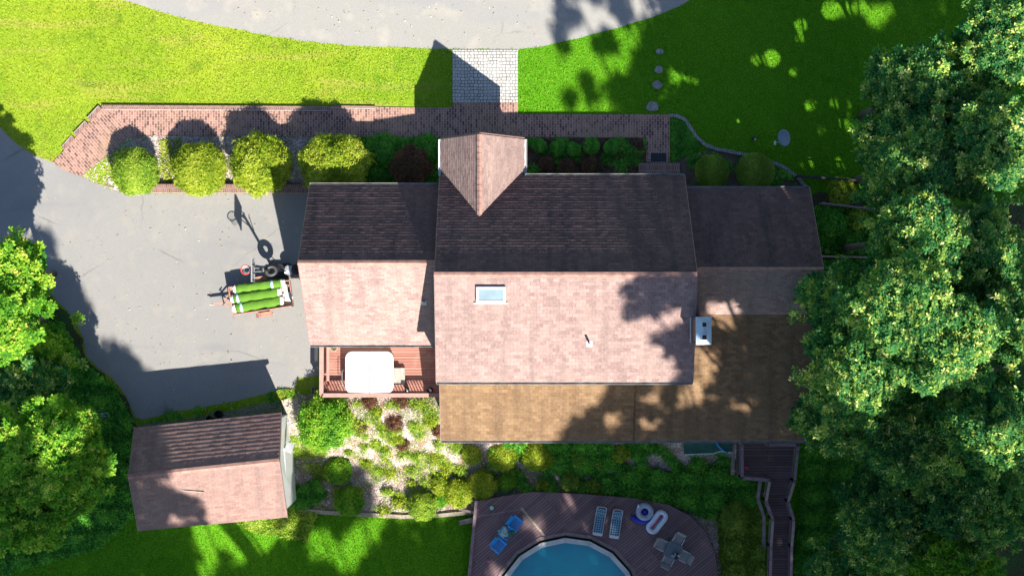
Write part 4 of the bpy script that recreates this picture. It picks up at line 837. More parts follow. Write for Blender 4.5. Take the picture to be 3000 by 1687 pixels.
railing(stt, rl([(2246, 1402, SZ), (2236, 1459, -.3), (2255, 1513, -.4), (2250, 1592, -1.35), (2246, 1760, -2.1)]), 0, M['railbrown'], .13, .14)
railing(stt, rl([(2328, 1298, SZ), (2318, 1402, SZ), (2300, 1461, -.3), (2316, 1515, -.4), (2310, 1592, -1.35), (2306, 1760, -2.1)]), 0, M['railbrown'], .13, .14)
railing(stt, rl([(2240, 1298, SZ), (2326, 1298, SZ)]), 0, M['railbrown'], .13, .12)
for a, b in (((2148, 1298), (2146, 1390)), ((2228, 1404), (2220, 1460)), ((2220, 1460), (2238, 1514)), ((2238, 1514), (2238, 1600)), ((2238, 1600), (2232, 1700))): build('lower_beam', MB().bar(Q(*a, -.1 - .006 * (a[1] - 1298)), Q(*b, -.1 - .006 * (b[1] - 1298)), .17, .08), M['railbrown'], stt)
for a, b, zt in ((2170, 1305, .45), (2170, 1388, .45), (2316, 1392, .45), (2250, 1455, -.6), (2262, 1510, -.6), (2260, 1590, -1.5), (2300, 1590, -1.5)): p = Q(a, b, zt); build('stair_post', MB().box((p.x, p.y, (zt - 2.6) / 2), (.12, .12, zt + 2.6)), M['railbrown'], stt)
p = Q(2187, 1369, SZ + .05); mb = MB(); mb.tube([(p.x - .16, p.y + .06, SZ + .05), (p.x + .02, p.y - .02, SZ + .07), (p.x + .15, p.y - .05, SZ + .04)], [.05, .08, .05], 8); t = tag(build('watering_toy', mb, M['pinkv'], None, True), 'small red and white item lying on the timber landing', 'toy'); mb = MB(); mb.box((p.x - .24, p.y + .12, SZ + .06), (.14, .1, .08), .5); build('white_end', mb, M['white'], t)
# tarp + hose
p = P(2076, 1315, .25); t = tag(build('tarp', MB().prism([tuple(P(a, b, .2))[:2] for a, b in ((2004, 1290), (2004, 1331), (2050, 1329), (2090, 1328), (2112, 1321), (2146, 1325), (2148, 1290))], .12, .2), M['tarp']), 'dark green tarp with pale hem against the rear wall', 'tarp')
mb = MB(); mb.tube([P(a, b, .23) for a, b in ((2004, 1331), (2050, 1329), (2090, 1328), (2112, 1321), (2146, 1325))], .03, 6); build('hem', mb, M['pot'], t)
mb = MB(); mb.tube([P(a, b, .29) for a, b in ((2098, 1292), (2104, 1305), (2116, 1317), (2132, 1325))], .06, 8); tag(build('hose', mb, M['hose'], None, True), 'short bright blue hose lying across the green tarp', 'hose')
# ------------------------------------------------------------------ trailer with turf rolls
tz = .55; tr0, tr1, tr2, tr3 = P(672, 842, tz), P(850, 822, tz), P(860, 896, tz), P(686, 922, tz)
trl = thing('utility_trailer', 'rusty red utility trailer loaded with rolls of artificial turf', 'trailer', tuple(P(765, 875, 0)))
mb = MB(); mb.prism([(v.x, v.y) for v in (tr0, tr1, tr2, tr3)], tz - .08, tz); build('bed', mb, M['tray'], trl)
mb = MB()
for a, b in ((tr0, tr1), (tr1, tr2), (tr2, tr3), (tr3, tr0)): mb.bar(a + Vector((0, 0, .14)), b + Vector((0, 0, .14)), .05, .3)
build('side_rail', mb, M['rust'], trl)
tg = P(683, 882, tz); hp = P(620, 892, .5); mb = MB(); mb.bar(tg + Vector((.1, 0, -.08)), hp, .09, .09); mb.bar(P(672, 860, tz - .08), P(650, 888, .5), .05, .06); mb.bar(P(686, 905, tz - .08), P(652, 889, .5), .05, .06); tn = build('drawbar', mb, M['rust'], trl); mb = MB(); mb.tube([P(656, 889, .1), P(656, 889, .8)], .03, 8); mb.box(P(656, 889, .82), (.22, .04, .04), .9); build('jack', mb, M['darkmetal'], tn); mb = MB(); mb.tube([hp + Vector((-.1, 0, .03)), hp + Vector((.1, 0, .03))], [.035, .05], 8); build('coupler', mb, M['palestone'], tn)
for (a, b) in ((775, 921), (758, 818)):
    c_ = P(a, b, .35); d_ = (tr2 - tr3).normalized(); s_ = d_.cross(Vector((0, 0, 1))); Mw = Matrix.Rotation(math.atan2(d_.y, d_.x), 4, 'Z') @ Matrix.Rotation(R(90), 4, 'X')
    mb = MB(); mb.lathe((c_.x, c_.y, .3), [(.17, -.09), (.29, -.09), (.31, -.05), (.31, .05), (.29, .09), (.17, .09)], 22, Mw); wh = build('wheel', mb, M['black'], trl, True); mb = MB(); mb.lathe((c_.x, c_.y, .3), [(.001, -.05), (.17, -.07), (.17, .07), (.001, .05)], 16, Mw); build('rim', mb, M['grey'], wh, True)
    mb = MB(); pts = [Vector((c_.x, c_.y, .3)) + d_ * .42 * math.cos(R(t_)) + Vector((0, 0, .36 * math.sin(R(t_)))) for t_ in range(10, 171, 16)]
    for u, v in zip(pts, pts[1:]): mb.bar(u, v, .24, .02, tuple((u + v) / 2 - Vector((c_.x, c_.y, .3))))
    build('fender', mb, M['rust'], trl)
mb = MB(); 
for i in range(6): a = tr1.lerp(tr2, .55 + i * .09); mb.bar(a, a + Vector((.02, 0, .75)), .03, .03, (0, 1, 0))
mb.bar(tr1.lerp(tr2, .55) + Vector((.02, 0, .75)), tr1.lerp(tr2, 1.0) + Vector((.02, 0, .75)), .04, .04); build('tailgate', mb, M['darkmetal'], trl)
rolls = [((690, 846), (823, 829), .80, .20, 'topmost turf roll on the trailer, nearest the hoop'), ((694, 861), (818, 846), .66, .13, 'thin turf roll under the two upper rolls'), ((683, 876), (812, 856), .78, .215, 'middle turf roll with its blue band at the left'), ((690, 903), (820, 881), .78, .225, 'lowest turf roll on the trailer, nearest the camera bottom')]
for k, (a, b, z, r, lab) in enumerate(rolls):
    A, B = P(*a, z + r * .5), P(*b, z + r * .5); A.z = B.z = z; d_ = (B - A).normalized(); rng = random.Random(k); t = thing('turf_roll', 'rolled green artificial turf, ' + lab, 'turf roll', tuple((A + B) / 2), group='turf rolls on the trailer')
    n = 14; pts = [A.lerp(B, i / n) + Vector((0, rng.uniform(-.012, .012), rng.uniform(-.01, .01))) for i in range(n + 1)]; mb = MB(); mb.tube(pts, [r * rng.uniform(.9, 1.1) for _ in pts], 18)
    mb.v = [(v[0], v[1] + .025 * math.sin(v[0] * 9 + v[2] * 14 + k), z + (v[2] - z) * .62 + .02 * math.sin(v[0] * 17 + v[1] * 21 + k) + rng.uniform(-.014, .014)) for v in mb.v]; build('turf', mb, M['turf'], t, True)
    for e, s_ in ((A, -1), (B, 1)):
        mb = MB(); q = [e, e + d_ * s_ * .07, e + d_ * s_ * rng.uniform(.1, .2)]; mb.tube(q, [r * .97, r * rng.uniform(.85, 1.0), r * rng.uniform(.55, .85)], 12); mb.v = [(v[0] + rng.uniform(-.02, .02), v[1] + rng.uniform(-.015, .015), z + (v[2] - z) * .6) for v in mb.v]; build('backing_end', mb, M['sack'], t)
    bp = ((.80,), (.30,), (.1,), (.13,))[k]
    for f in bp:
        if k == 1: continue
        c_ = A.lerp(B, f); mb = MB(); mb.tube([c_ - d_ * .055, c_ + d_ * .055], r * 1.07, 18); build('tape_band', mb, M['strap'], t, True)
rng = random.Random(4)
for k, (a, b, s1_, s2_, lab) in enumerate(((835, 843, .36, .42, 'upper pale sack at the tail of the trailer'), (842, 862, .42, .3, 'middle pale sack at the tail of the trailer'), (846, 874, .4, .3, 'lower pale sack at the tail of the trailer'))):
    p = P(a, b, .75); mb = MB(); mb.box((p.x, p.y, .68), (s1_, s2_, .22), rng.uniform(-.3, .3)); tag(bevel(build('sack', mb, (M['palestone'], M['sack'], M['sack'])[k]), .06, 3), lab, 'sack', 'sacks on the trailer')
p = P(690, 912, .7); tag(bevel(build('box', MB().box((p.x, p.y, .66), (.22, .3, .2), .1), M['sack']), .02), 'small white box in the front corner of the trailer', 'box'); p = P(702, 917, .65); tag(build('bucket', MB().lathe((p.x, p.y, .56), [(.001, 0), (.07, 0), (.09, .16), (.001, .15)]), M['palestone'], None, True), 'small round pale tub beside the white box on the trailer', 'tub')
# ------------------------------------------------------------------ basketball hoop
hb = P(802, 793, 0); hp_ = thing('basketball_hoop', 'portable basketball hoop with black base and orange rim on the driveway', 'basketball hoop', tuple(hb))
rim = P(719, 790, 3.05); brd = P(741, 791, 3.25); mb = MB()
mb.tube([hb + Vector((0, 0, .2)), hb + Vector((-.1, 0, 1.6)), hb + Vector((-.28, 0, 3.1))], [.075, .07, .065], 10); mb.tube([hb + Vector((.55, 0, .25)), hb + Vector((-.08, 0, 1.2))], .02, 6); build('pole', mb, M['darkmetal'], hp_)
mb = MB(); tpz = hb + Vector((-.28, 0, 3.1))
for s in (-.09, .09): mb.bar(tpz + Vector((.05, s, -.05)), Vector((brd.x + .04, brd.y + s, 3.3)), .03, .04); mb.bar(hb + Vector((-.2, s, 2.55)), Vector((brd.x + .04, brd.y + s, 2.95)), .03, .04)
mb.bar(tpz + Vector((.25, 0, -.1)), hb + Vector((-.1, 0, 2.2)), .03, .03); mb.bar(tpz + Vector((.25, -.1, -.1)), tpz + Vector((.25, .1, -.1)), .03, .03); build('arms', mb, M['grey'], hp_)
mb = MB(); mb.box((brd.x, brd.y, 3.25), (.03, 1.1, .70)); bb_ = build('backboard', mb, M['boardgrey'], hp_)
mb = MB()
for z in (2.88, 3.62): mb.box((brd.x, brd.y, z), (.06, 1.16, .05))
for y in (-.56, .56, -.2, .2): mb.box((brd.x + .03, brd.y + y, 3.25), (.05, .04, .7))
build('board_frame', mb, M['grey'], bb_)
mb = MB(); mb.torus((rim.x, rim.y, 3.02), .23, .024, 28, 8); mb.box(((rim.x + brd.x) / 2 + .13, brd.y, 3.0), (.14, .12, .05)); build('rim', mb, M['orange'], hp_, True)
mb = MB()
for i in range(12):
    a_ = 2 * math.pi * i / 12
    for s in (-1, 1):
        pts = []
        for j, (rr, zz) in enumerate(((.225, 3.0), (.19, 2.87), (.15, 2.74), (.125, 2.62))): aa = a_ + s * j * math.pi / 12; pts.append((rim.x + rr * math.cos(aa), rim.y + rr * math.sin(aa), zz))
        mb.tube(pts, .006, 4, False)
build('net', mb, M['net'], hp_)
mb = MB(); mb.prism(rrect(hb.x - .12, hb.y - .38, hb.x + .95, hb.y + .38, .16), .04, .26); bevel(build('base', mb, M['black'], hp_), .06, 3)
mb = MB(); mb.tube([hb + Vector((-.15, -.36, .1)), hb + Vector((-.15, .36, .1))], .02, 6); build('axle', mb, M['darkmetal'], hp_)
for s in (-.36, .36): mb = MB(); mb.lathe(hb + Vector((-.15, s, .1)), [(.02, -.03), (.1, -.03), (.1, .03), (.02, .03)], 14, Matrix.Rotation(R(90), 4, 'X')); build('wheel', mb, M['black'], hp_, True)
mb = MB(); Mt = Matrix.Rotation(R(30), 4, 'Z') @ Matrix.Rotation(R(38), 4, 'X'); mb.torus(hb + Vector((.06, 0, 1.2)), .25, .13, 26, 10, Mt); build('weight_ring', mb, M['black'], hp_, True)
# kettle grill
kb = P(848, 792, .8); kg = thing('kettle_grill', 'black kettle grill with tools on it beside the hoop base', 'grill', (kb.x, kb.y, 0)); mb = MB(); mb.lathe((kb.x, kb.y, 0), [(.05, .5), (.2, .56), (.28, .7), (.29, .8), (.275, .8), (.2, .66), (.001, .6)], 24); build('bowl', mb, M['black'], kg, True); mb = MB(); mb.lathe((kb.x, kb.y, 0), [(.001, .78), (.25, .78), (.25, .8), (.001, .8)], 24); build('grate', mb, M['grey'], kg)
for t_ in (90, 210, 330): mb = MB(); mb.tube([(kb.x + .12 * math.cos(R(t_)), kb.y + .12 * math.sin(R(t_)), .58), (kb.x + .3 * math.cos(R(t_)), kb.y + .3 * math.sin(R(t_)), 0)], .014, 6); build('leg', mb, M['darkmetal'], kg)
mb = MB(); Ml = Matrix.Rotation(R(-60), 4, 'Y'); mb.lathe((kb.x + .3, kb.y + .02, .95), [(.29, 0), (.27, .09), (.18, .17), (.001, .2)], 24, Matrix.Rotation(R(60), 4, 'Y')); build('lid', mb, M['black'], kg, True)
p = P(838, 797, .95); mb = MB(); mb.box((p.x - .03, p.y - .02, .84), (.13, .1, .05), .4); mb.box((p.x + .07, p.y + .06, .83), (.16, .04, .04), -.8); tag(build('cloth', mb, M['sack']), 'crumpled white rag lying on the kettle grill', 'cloth')
p = P(851, 808, .6); mb = MB(); mb.torus((p.x, p.y, .75), .055, .022, 16, 8); tag(build('tape_roll', mb, M['palestone'], None, True), 'small roll of pale tape beside the grill', 'tape roll')
# ------------------------------------------------------------------ small things
for k, (a, b) in enumerate(((289, 1211), (309, 1219))):
    p = P(a, b, .3); t = thing('garden_urn', ('left' if k == 0 else 'right') + ' of two pale round pots in the dark bed left of the shed', 'pot', (p.x, p.y, 0), group='pale pots'); mb = MB(); mb.lathe((p.x, p.y, 0), [(.001, 0), (.12, 0), (.2, .2), (.19, .3), (.16, .3), (.17, .2), (.001, .08)], 18); build('bowl', mb, M['pot'], t, True); mb = MB(); mb.tube([(p.x - .17, p.y, .3), (p.x, p.y + .02, .42), (p.x + .17, p.y - .03, .3)], .012, 6); build('handle', mb, M['white'], t)
p = P(916, 1144, .2); t = MB()
for dx_, dy_, w1, w2 in ((-.075, 0, .035, .38), (.075, 0, .035, .38), (0, .172, .115, .035), (0, 0, .115, .035), (0, -.172, .115, .035)): t.box((p.x + dx_, p.y + dy_, .1), (w1, w2, .19))
tag(build('cinder_block', t, M['stone']), 'grey cinder block standing in the shade left of the red deck', 'cinder block')
for k, (a, b, r) in enumerate(((612, 1226, .14), (640, 1214, .22))):
    p = P(a, b, .4); mb = MB(); mb.lathe((p.x, p.y, 0), [(.001, 0), (r * .85, 0), (r, .5), (r * 1.05, .52), (r * .9, .52), (r * .8, .1), (.001, .1)]); tag(build('plant_pot', mb, M['black'], None, True), ('smaller' if k == 0 else 'larger') + ' black pot tucked against the upper side of the shed', 'pot')
mb = MB(); A, B = P(836, 1218, .0), P(873, 1212, .0); C1, D1 = P(842, 1252, -.1), P(878, 1248, -.1)
t = thing('metal_gate_grid', 'white wire gate lying beside the shed corner', 'gate', tuple(A)); mb.tube([A + Vector((0, 0, .12)), B + Vector((0, 0, .12)), D1 + Vector((0, 0, .2)), C1 + Vector((0, 0, .2)), A + Vector((0, 0, .12))], .014, 6); build('frame', mb, M['grey'], t); mb = MB()
for i in range(1, 8): mb.tube([A.lerp(B, i / 8) + Vector((0, 0, .12)), C1.lerp(D1, i / 8) + Vector((0, 0, .2))], .008, 5)
build('wires', mb, M['grey'], t)
for k, (a, b, r, lab) in enumerate(((455, 403, .13, 'white rock at the top of the gravel strip between the first two bushes'), (325, 530, .16, 'pale rock at the left end of the bush bed'), (340, 545, .11, 'smaller pale rock below the rock at the bush bed end'), (858, 533, .2, 'grey rock between the third and fourth bushes'), (1088, 1352, .0, ''))):
    if not r: continue
    p = G(a, b); rng = np.random.default_rng(k); bm = bmesh.new(); bmesh.ops.create_icosphere(bm, subdivisions=3, radius=r)
    for v in bm.verts: q = v.co.normalized(); v.co *= 1 + .18 * math.sin(5 * q.x + k) * math.cos(6 * q.y) + .1 * math.sin(11 * q.z + k); v.co.z *= .6
    me = bpy.data.meshes.new('rock'); bm.to_mesh(me); bm.free(); me.materials.append(M['palestone'] if k < 3 else M['stone']); o = bpy.data.objects.new('rock', me); C.objects.link(o); o.location = (p.x, p.y, p.z + r * .3); tag(o, lab, 'rock')

# ------------------------------------------------------------------ plants
def S(px, py, h=0.0):
    p = P(px, py, h); return (p.x + SX * h, p.y + SY * h)
holes = [(S(a, b, h), r) for a, b, h, r in ((2345, 75, 0, 0.36), (2435, 30, 0, 0.47), (2515, 15, 0, 0.34), (2590, 28, 0, 0.38), (2215, 178, 0, 0.32), (2260, 172, 0, 0.47), (2325, 212, 0, 0.24), (2375, 308, 0, 0.32), (2445, 300, 0, 0.26), (2465, 365, 0, 0.30), (2365, 482, 0, 0.36), (2455, 490, 0, 0.47), (2405, 385, 0, 0.21), (2535, 525, 0, 0.34), (2345, 110, 0, 0.30), (2570, 50, 0, 0.30), (2170, 360, 0, 0.26),
  (1580, 170, 0, 0.49), (1640, 200, 0, 0.55), (1700, 160, 0, 0.42), (1760, 200, 0, 0.37), (1820, 180, 0, 0.42), (1830, 110, 0, 0.31), (1560, 240, 0, 0.49), (1550, 300, 0, 0.49), (1620, 300, 0, 0.42), (1700, 310, 0, 0.31), (1780, 315, 0, 0.31), (1850, 100, 0, 0.31), (1610, 40, 0, 0.31), (1720, 20, 0, 0.37), (1770, 60, 0, 0.31), (1870, 10, 0, 0.24), (1580, 110, 0, 0.31), (1690, 90, 0, 0.24),
  (2100, 850, 4.9, .38), (2085, 893, 4.6, .36), (2120, 870, 4.7, .3), (2055, 1050, 4.0, .45), (2050, 1010, 4.1, .3), (1800, 985, 6.7, .3), (1920, 900, 6.9, .28), (1960, 850, 7, .3), (1880, 870, 6.9, .25), (2040, 1150, 3.8, .5), (1900, 1150, 3.6, .35), (1790, 1220, 3.1, .3), (2160, 1180, 3.5, .28), (1910, 1225, 3.1, .25),
  (760, 1590, 0, .95), (790, 1645, 0, .85), (705, 1625, 0, .7), (850, 1575, -1, .5), (1040, 1600, -2.3, .4), (1085, 1545, -2.3, .4), (1005, 1650, -2.3, .5), (930, 1610, -2, .45), (640, 1610, 0, .5), (1060, 1560, -2.3, .55), (235, 1535, 0, .5), (720, 1690, 0, .5), (640, 1650, 0, .3), (530, 1525, 3, .35), (1430, 1640, -2.3, .3), (1745, 1530, -1.6, .3), (1680, 1455, -1.6, .35), (1570, 1545, -1.6, .25),
  (2690, 620, 14, 1.31), (2680, 580, 13, 0.98), (2720, 770, 15, 1.56), (2650, 860, 16, 1.80), (2770, 860, 15, 1.39), (2700, 960, 16, 1.56), (2560, 1030, 14, 1.31), (2500, 1080, 13, 1.23), (2600, 1090, 14, 1.31), (2810, 1000, 16, 1.31), (2760, 800, 15, 1.31), (2960, 930, 14, 0.98), (2940, 1240, 14, 1.56), (2985, 330, 13, 1.15), (2950, 520, 13, 0.90), (2410, 960, 10, 0.82), (2985, 400, 13, 0.90),
  (20, 800, 8, 2.3), (20, 920, 8, 2.6), (10, 1030, 7, 2.1), (80, 860, 7, 1.6), (150, 1330, 9, .7), (200, 1270, 8, .5), (1550, 1340, -.5, .7), (1470, 1340, -.5, .5))]
def sungaps(V, lv):
    # openings in the crowns through which the sun reaches the right hand lawn
    c = V.mean(1); X = c[:, 0] + SX * c[:, 2]; Y = c[:, 1] + SY * c[:, 2]; k = np.ones(len(V), bool)
    for i_, ((hx, hy), r_) in enumerate(holes):
        if i_ < 17: k &= (X - hx) ** 2 + (Y - hy) ** 2 > (r_ * 1.05 + .05) ** 2
    return V[k], lv[k]
def trunk_mesh(base, top, blobs, r, rng, nl=9):
    mb = MB(); base = Vector(base); top = Vector(top); fork = base.lerp(top, .45)
    mb.tube([base - Vector((0, 0, .2)), base.lerp(fork, .5) + Vector((rng.uniform(-.1, .1), rng.uniform(-.1, .1), 0)), fork, top], [r * 1.3, r, r * .8, r * .3], 9)
    idx = rng.sample(range(len(blobs)), min(nl, len(blobs)))
    for i in idx:
        e = Vector(blobs[i][:3]); s = base.lerp(top, rng.uniform(.4, .8)); m_ = s.lerp(e, .5) + Vector((rng.uniform(-.3, .3), rng.uniform(-.3, .3), .3)); mb.tube([s, m_, e, e.lerp(s, -.12) + Vector((0, 0, .15))], [r * .4, r * .25, r * .12, .015], 6)
    return mb
def tree(name, lab, px, py, h, rpx, m, seed, nb=30, per=75, L=.19, W=.10, k=5, group=None, br=(.4, .95), squash=.45, depth=None):
    rng = random.Random(seed); nr = np.random.default_rng(seed); c = P(px, py, h - 1.0); rad = rpx * (CAM_H - h) / F; base = Vector((c.x, c.y, gz(c.x, c.y)))
    blobs = []
    for i in range(nb):
        th = i * 2.399 + rng.uniform(-.5, .5); rr = rad * 1.12 * math.sqrt((i + .5) / nb) * rng.uniform(.8, 1.05) * (1 + .2 * math.sin(3 * th + seed) + .12 * math.sin(5 * th + seed * 2.3)); rr = min(rr, rad * 1.12); b = rng.uniform(*br) * (1.1 if rr < rad * .6 else .8)
        z = h - b * .8 - (rr / rad) ** 2 * rad * squash * 1.4 + rng.uniform(-.9, .4)
        blobs.append((c.x + (rr - b * .35 * (rr > rad * .6)) * math.cos(th), c.y + (rr - b * .35 * (rr > rad * .6)) * math.sin(th), max(z, base.z + b * .6), b))
    low = [(b[0] * .85 + c.x * .15, b[1] * .85 + c.y * .15, max(b[2] - rad * .45, base.z + .6), b[3] * 1.15) for b in blobs]
    t = thing(name, lab, 'tree', tuple(base), group=group)
    sm = [(b[0] + nr.normal(scale=b[3] * .75), b[1] + nr.normal(scale=b[3] * .75), b[2] + nr.normal(scale=.35) - .1, b[3] * nr.uniform(.25, .55)) for b in blobs for _ in range(3)]
    V1, l1 = cloud(blobs, int(per * .8), k, L * .88, W * .92, nr, inner=.35); V3, l3 = cloud(sm, int(per * .2), k, L * 1.05, W, nr, inner=.2); V1 = np.concatenate([V1, V3]); l1 = np.concatenate([l1, l3 + .05])
    V2, l2 = cloud(low, int(per * .8), k, L * 1.5, W * 1.9, nr, zmin=-1)
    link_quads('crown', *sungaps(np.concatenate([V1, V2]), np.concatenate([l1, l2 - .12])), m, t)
    build('trunk', trunk_mesh(base, (c.x, c.y, h - rad * .35), blobs, .09 + rad * .045, rng), M['bark'], t, True); return t
WG = 'trees along the right edge'
TR_ = [(2700, 250, 12, 125, 'oak', 'bluish green oak crown at the upper left end of the right hand wood'),
 (2960, 120, 13, 120, 'oak', 'oak crown in the top right corner of the picture'),
 (2700, 470, 13, 150, 'oak', 'shaded oak crown right of the fence end'),
 (2930, 420, 14, 140, 'oak', 'oak crown on the right edge with sunlit lower side'),
 (2700, 700, 15, 125, 'oak', 'sunlit oak crown level with the house ridge'),
 (2660, 900, 17, 150, 'oak', 'brightest sunlit oak crown in the middle of the wood'),
 (2870, 760, 14, 150, 'oak', 'half shaded oak crown right of the sunlit crowns'),
 (2480, 900, 11, 95, 'oak', 'oak crown overhanging the right end of the brown roof'),
 (2520, 1090, 14, 140, 'oak', 'sunlit oak crown next to the brown roof corner'),
 (2800, 1010, 17, 130, 'oak', 'sunlit oak crown below the brightest one'),
 (2960, 960, 15, 90, 'oak', 'sunlit oak crown touching the right edge at mid height'),
 (2460, 1230, 9, 95, 'oak', 'low shaded oak crown right of the timber landing'),
 (2690, 1290, 11, 150, 'oak', 'broad shaded oak crown in the lower wood'),
 (2930, 1250, 15, 120, 'oak', 'sunlit oak crown on the lower right edge'),
 (2880, 1480, 10, 150, 'oak', 'dark oak crown in the lower right wood'),
 (2620, 1540, 8.5, 140, 'oak', 'mid green oak crown near the bottom right'),
 (2800, 1660, 9, 130, 'maple', 'yellow green crown at the bottom edge on the right'),
 (2480, 1680, 5, 80, 'oak', 'small dark tree beside the foot of the stairway')]
for i, (a, b, h, r, m, lab) in enumerate(TR_):
    nb = max(16, int(50 * (r * (CAM_H - h) / F / 1.9) ** 1.3 / (150 * 45 / F / 1.9) ** 1.3))
    tree('oak_tree' if m == 'oak' else 'leafy_tree', lab, a, b, h, r, M[m], 100 + i, nb=nb, per=78, group=WG)
TL_ = [(20, 800, 8, 75, 'maple', 'sunlit tree at the left edge beside the driveway, upper part'), (-20, 940, 9, 105, 'maple', 'brightly lit tree crown at the left edge below the driveway shade'),
 (105, 1050, 4.5, 70, 'maple', 'dark green tree beside the lower left bend of the driveway'), (60, 1130, 6, 90, 'oak', 'dark shaded tree on the left edge above the large maple'),
 (130, 1330, 9, 150, 'maple', 'large medium green maple left of the shed'), (20, 1480, 8, 130, 'maple', 'maple crown in the lower left corner'), (190, 1440, 7, 70, 'maple', 'small lower crown between the maple and the shed')]
for i, (a, b, h, r, m, lab) in enumerate(TL_):
    tree('maple_tree', lab, a, b, h, r, M[m], 200 + i, nb=int(12 + r / 3.6), per=90, L=.19, W=.12, k=5, group='trees along the left edge', squash=.4)
def bush(name, lab, px, py, r, h, m, seed, per=None, L=.10, W=.05, k=4, cat='bush', group=None, zb=None, sx=1.0, sy=1.0, rough=.06, core=True):
    """round shrub: centre px,py (image), radius metres, height metres"""
    c = G(px, py, h * .5); base = Vector((c.x, c.y, c.z - h * .5)); nr = np.random.default_rng(seed); n = per or int(420 * (r * r * 4) ** 1.0 + 60)
    u = unit(nr.normal(size=(n, 3))); u[:, 2] = np.where(u[:, 2] < -.25, -u[:, 2], u[:, 2]); lump = 1 + rough * np.sin(u[:, 0:1] * 7 + seed) * np.cos(u[:, 1:2] * 6 + seed * 2) + nr.normal(scale=rough * .6, size=(n, 1))
    cc = np.array([base.x, base.y, base.z + h * .5]); pos = cc + u * lump * np.array([r * sx, r * sy, h * .5]) * nr.uniform(.88, 1.02, (n, 1)); t = thing(name, lab, cat, tuple(base), group=group)
    V = rosettes(pos, u + np.array([0, 0, .4]) + nr.normal(scale=.4, size=(n, 3)), k, L, W, nr); lv = .48 + np.repeat(nr.normal(scale=.14, size=n) + .12 * np.sin(u[:, 0] * 5 + seed), k) + nr.normal(scale=.12, size=n * k)
    ob = link_quads('foliage', V, lv, m, t)
    mb = MB(); prof = [(.001, -.46 * h), (r * .5, -.4 * h), (r * .74, -.2 * h), (r * .82, 0), (r * .74, .2 * h), (r * .5, .36 * h), (.001, .42 * h)]; mb.lathe((0, 0, 0), prof, 18)
    mb.v = [(base.x + v[0] * sx, base.y + v[1] * sy, base.z + h * .5 + v[2]) for v in mb.v]
    if core: build('branch_mass', mb, M['boxcore'], t, True)
    else: build('stem', MB().tube([base, base + Vector((.02, .01, h * .6))], [.03, .012], 6), M['bark'], t)
    return t
M['boxcore'] = plain('inner_branches', (.06, .10, .02), .9, var=.5, scale=9)
BG = 'bushes along the front walk'
bush('round_bush', 'leftmost round clipped bush, bright green', 397, 502, 1.17, 1.9, M['bushleaf'], 1, 4200, .11, .06, group=BG)
bush('round_bush', 'second round clipped bush from the left, yellow green', 584, 497, 1.35, 2.1, M['bushyellow'], 2, 5200, .11, .06, group=BG)
bush('tall_bush', 'third bush, irregular and half shaded beside the driveway end', 768, 482, 1.45, 2.5, M['bushyellow'], 3, 5600, .13, .07, group=BG, rough=.13)
bush('tall_bush', 'wide fourth bush with sunlit yellow top at the garage corner', 980, 482, 1.7, 2.9, M['bushyellow'], 4, 6800, .13, .07, group=BG, sy=.85, rough=.10)
bush('dark_bush', 'dark red leaved bush in the shade left of the entry porch', 1205, 488, 1.0, 1.4, M['redleaf'], 5, 2600, .09, .05, group=BG, rough=.1)
bush('low_shrub', 'low green shrub against the walk left of the red leaved bush', 1120, 440, .85, .7, M['groundleaf'], 6, 1500, .09, .05, rough=.12)
bush('low_shrub', 'low green shrub just left of the porch eave', 1250, 435, .7, .7, M['groundleaf'], 7, 1200, .09, .05, rough=.12)
bush('topiary_bush', 'left of two dark clipped globes in front of the annex', 2085, 502, .86, 1.3, M['boxleaf'], 8, 5200, .06, .032, group='clipped globes', rough=.03)
bush('topiary_bush', 'right of two dark clipped globes in front of the annex, slightly larger', 2213, 504, .98, 1.4, M['boxleaf'], 9, 6200, .06, .032, group='clipped globes', rough=.03)
for k, (a, b, r) in enumerate(((1582, 428, .36), (1632, 436, .4), (1680, 438, .36), (1732, 430, .42), (1790, 432, .38))):
    bush('dwarf_bush', ('leftmost', 'second from left', 'middle', 'fourth from left', 'rightmost, roundest')[k] + ' small round bush in the shaded bed right of the porch', a, b, r, .5, M['groundleaf'], 20 + k, 700, .07, .035, group='row of dwarf bushes')
for k, (a, b, r) in enumerate(((1600, 480, .4), (1660, 490, .45), (1730, 485, .45))):
    bush('dark_bush', ('left', 'middle', 'right')[k] + ' dark red bush against the house behind the dwarf bushes', a, b, r, .6, M['redleaf'], 30 + k, 600, .08, .045, group='dark bushes behind the dwarf row')
bush('leafy_shrub', 'bright green young shrub between the two rail fences', 2514, 640, .5, .8, M['bushleaf'], 33, 170, .2, .11, core=False)
bush('leafy_shrub', 'dim green shrub close to the annex wall between the fences', 2440, 650, .7, .9, M['groundleaf'], 34, 260, .2, .09, core=False)
bush('leafy_shrub', 'yellowish shrub at the annex corner above the upper rail fence', 2465, 560, .75, 1.0, M['bushyellow'], 35, 500, .1, .05, core=False)
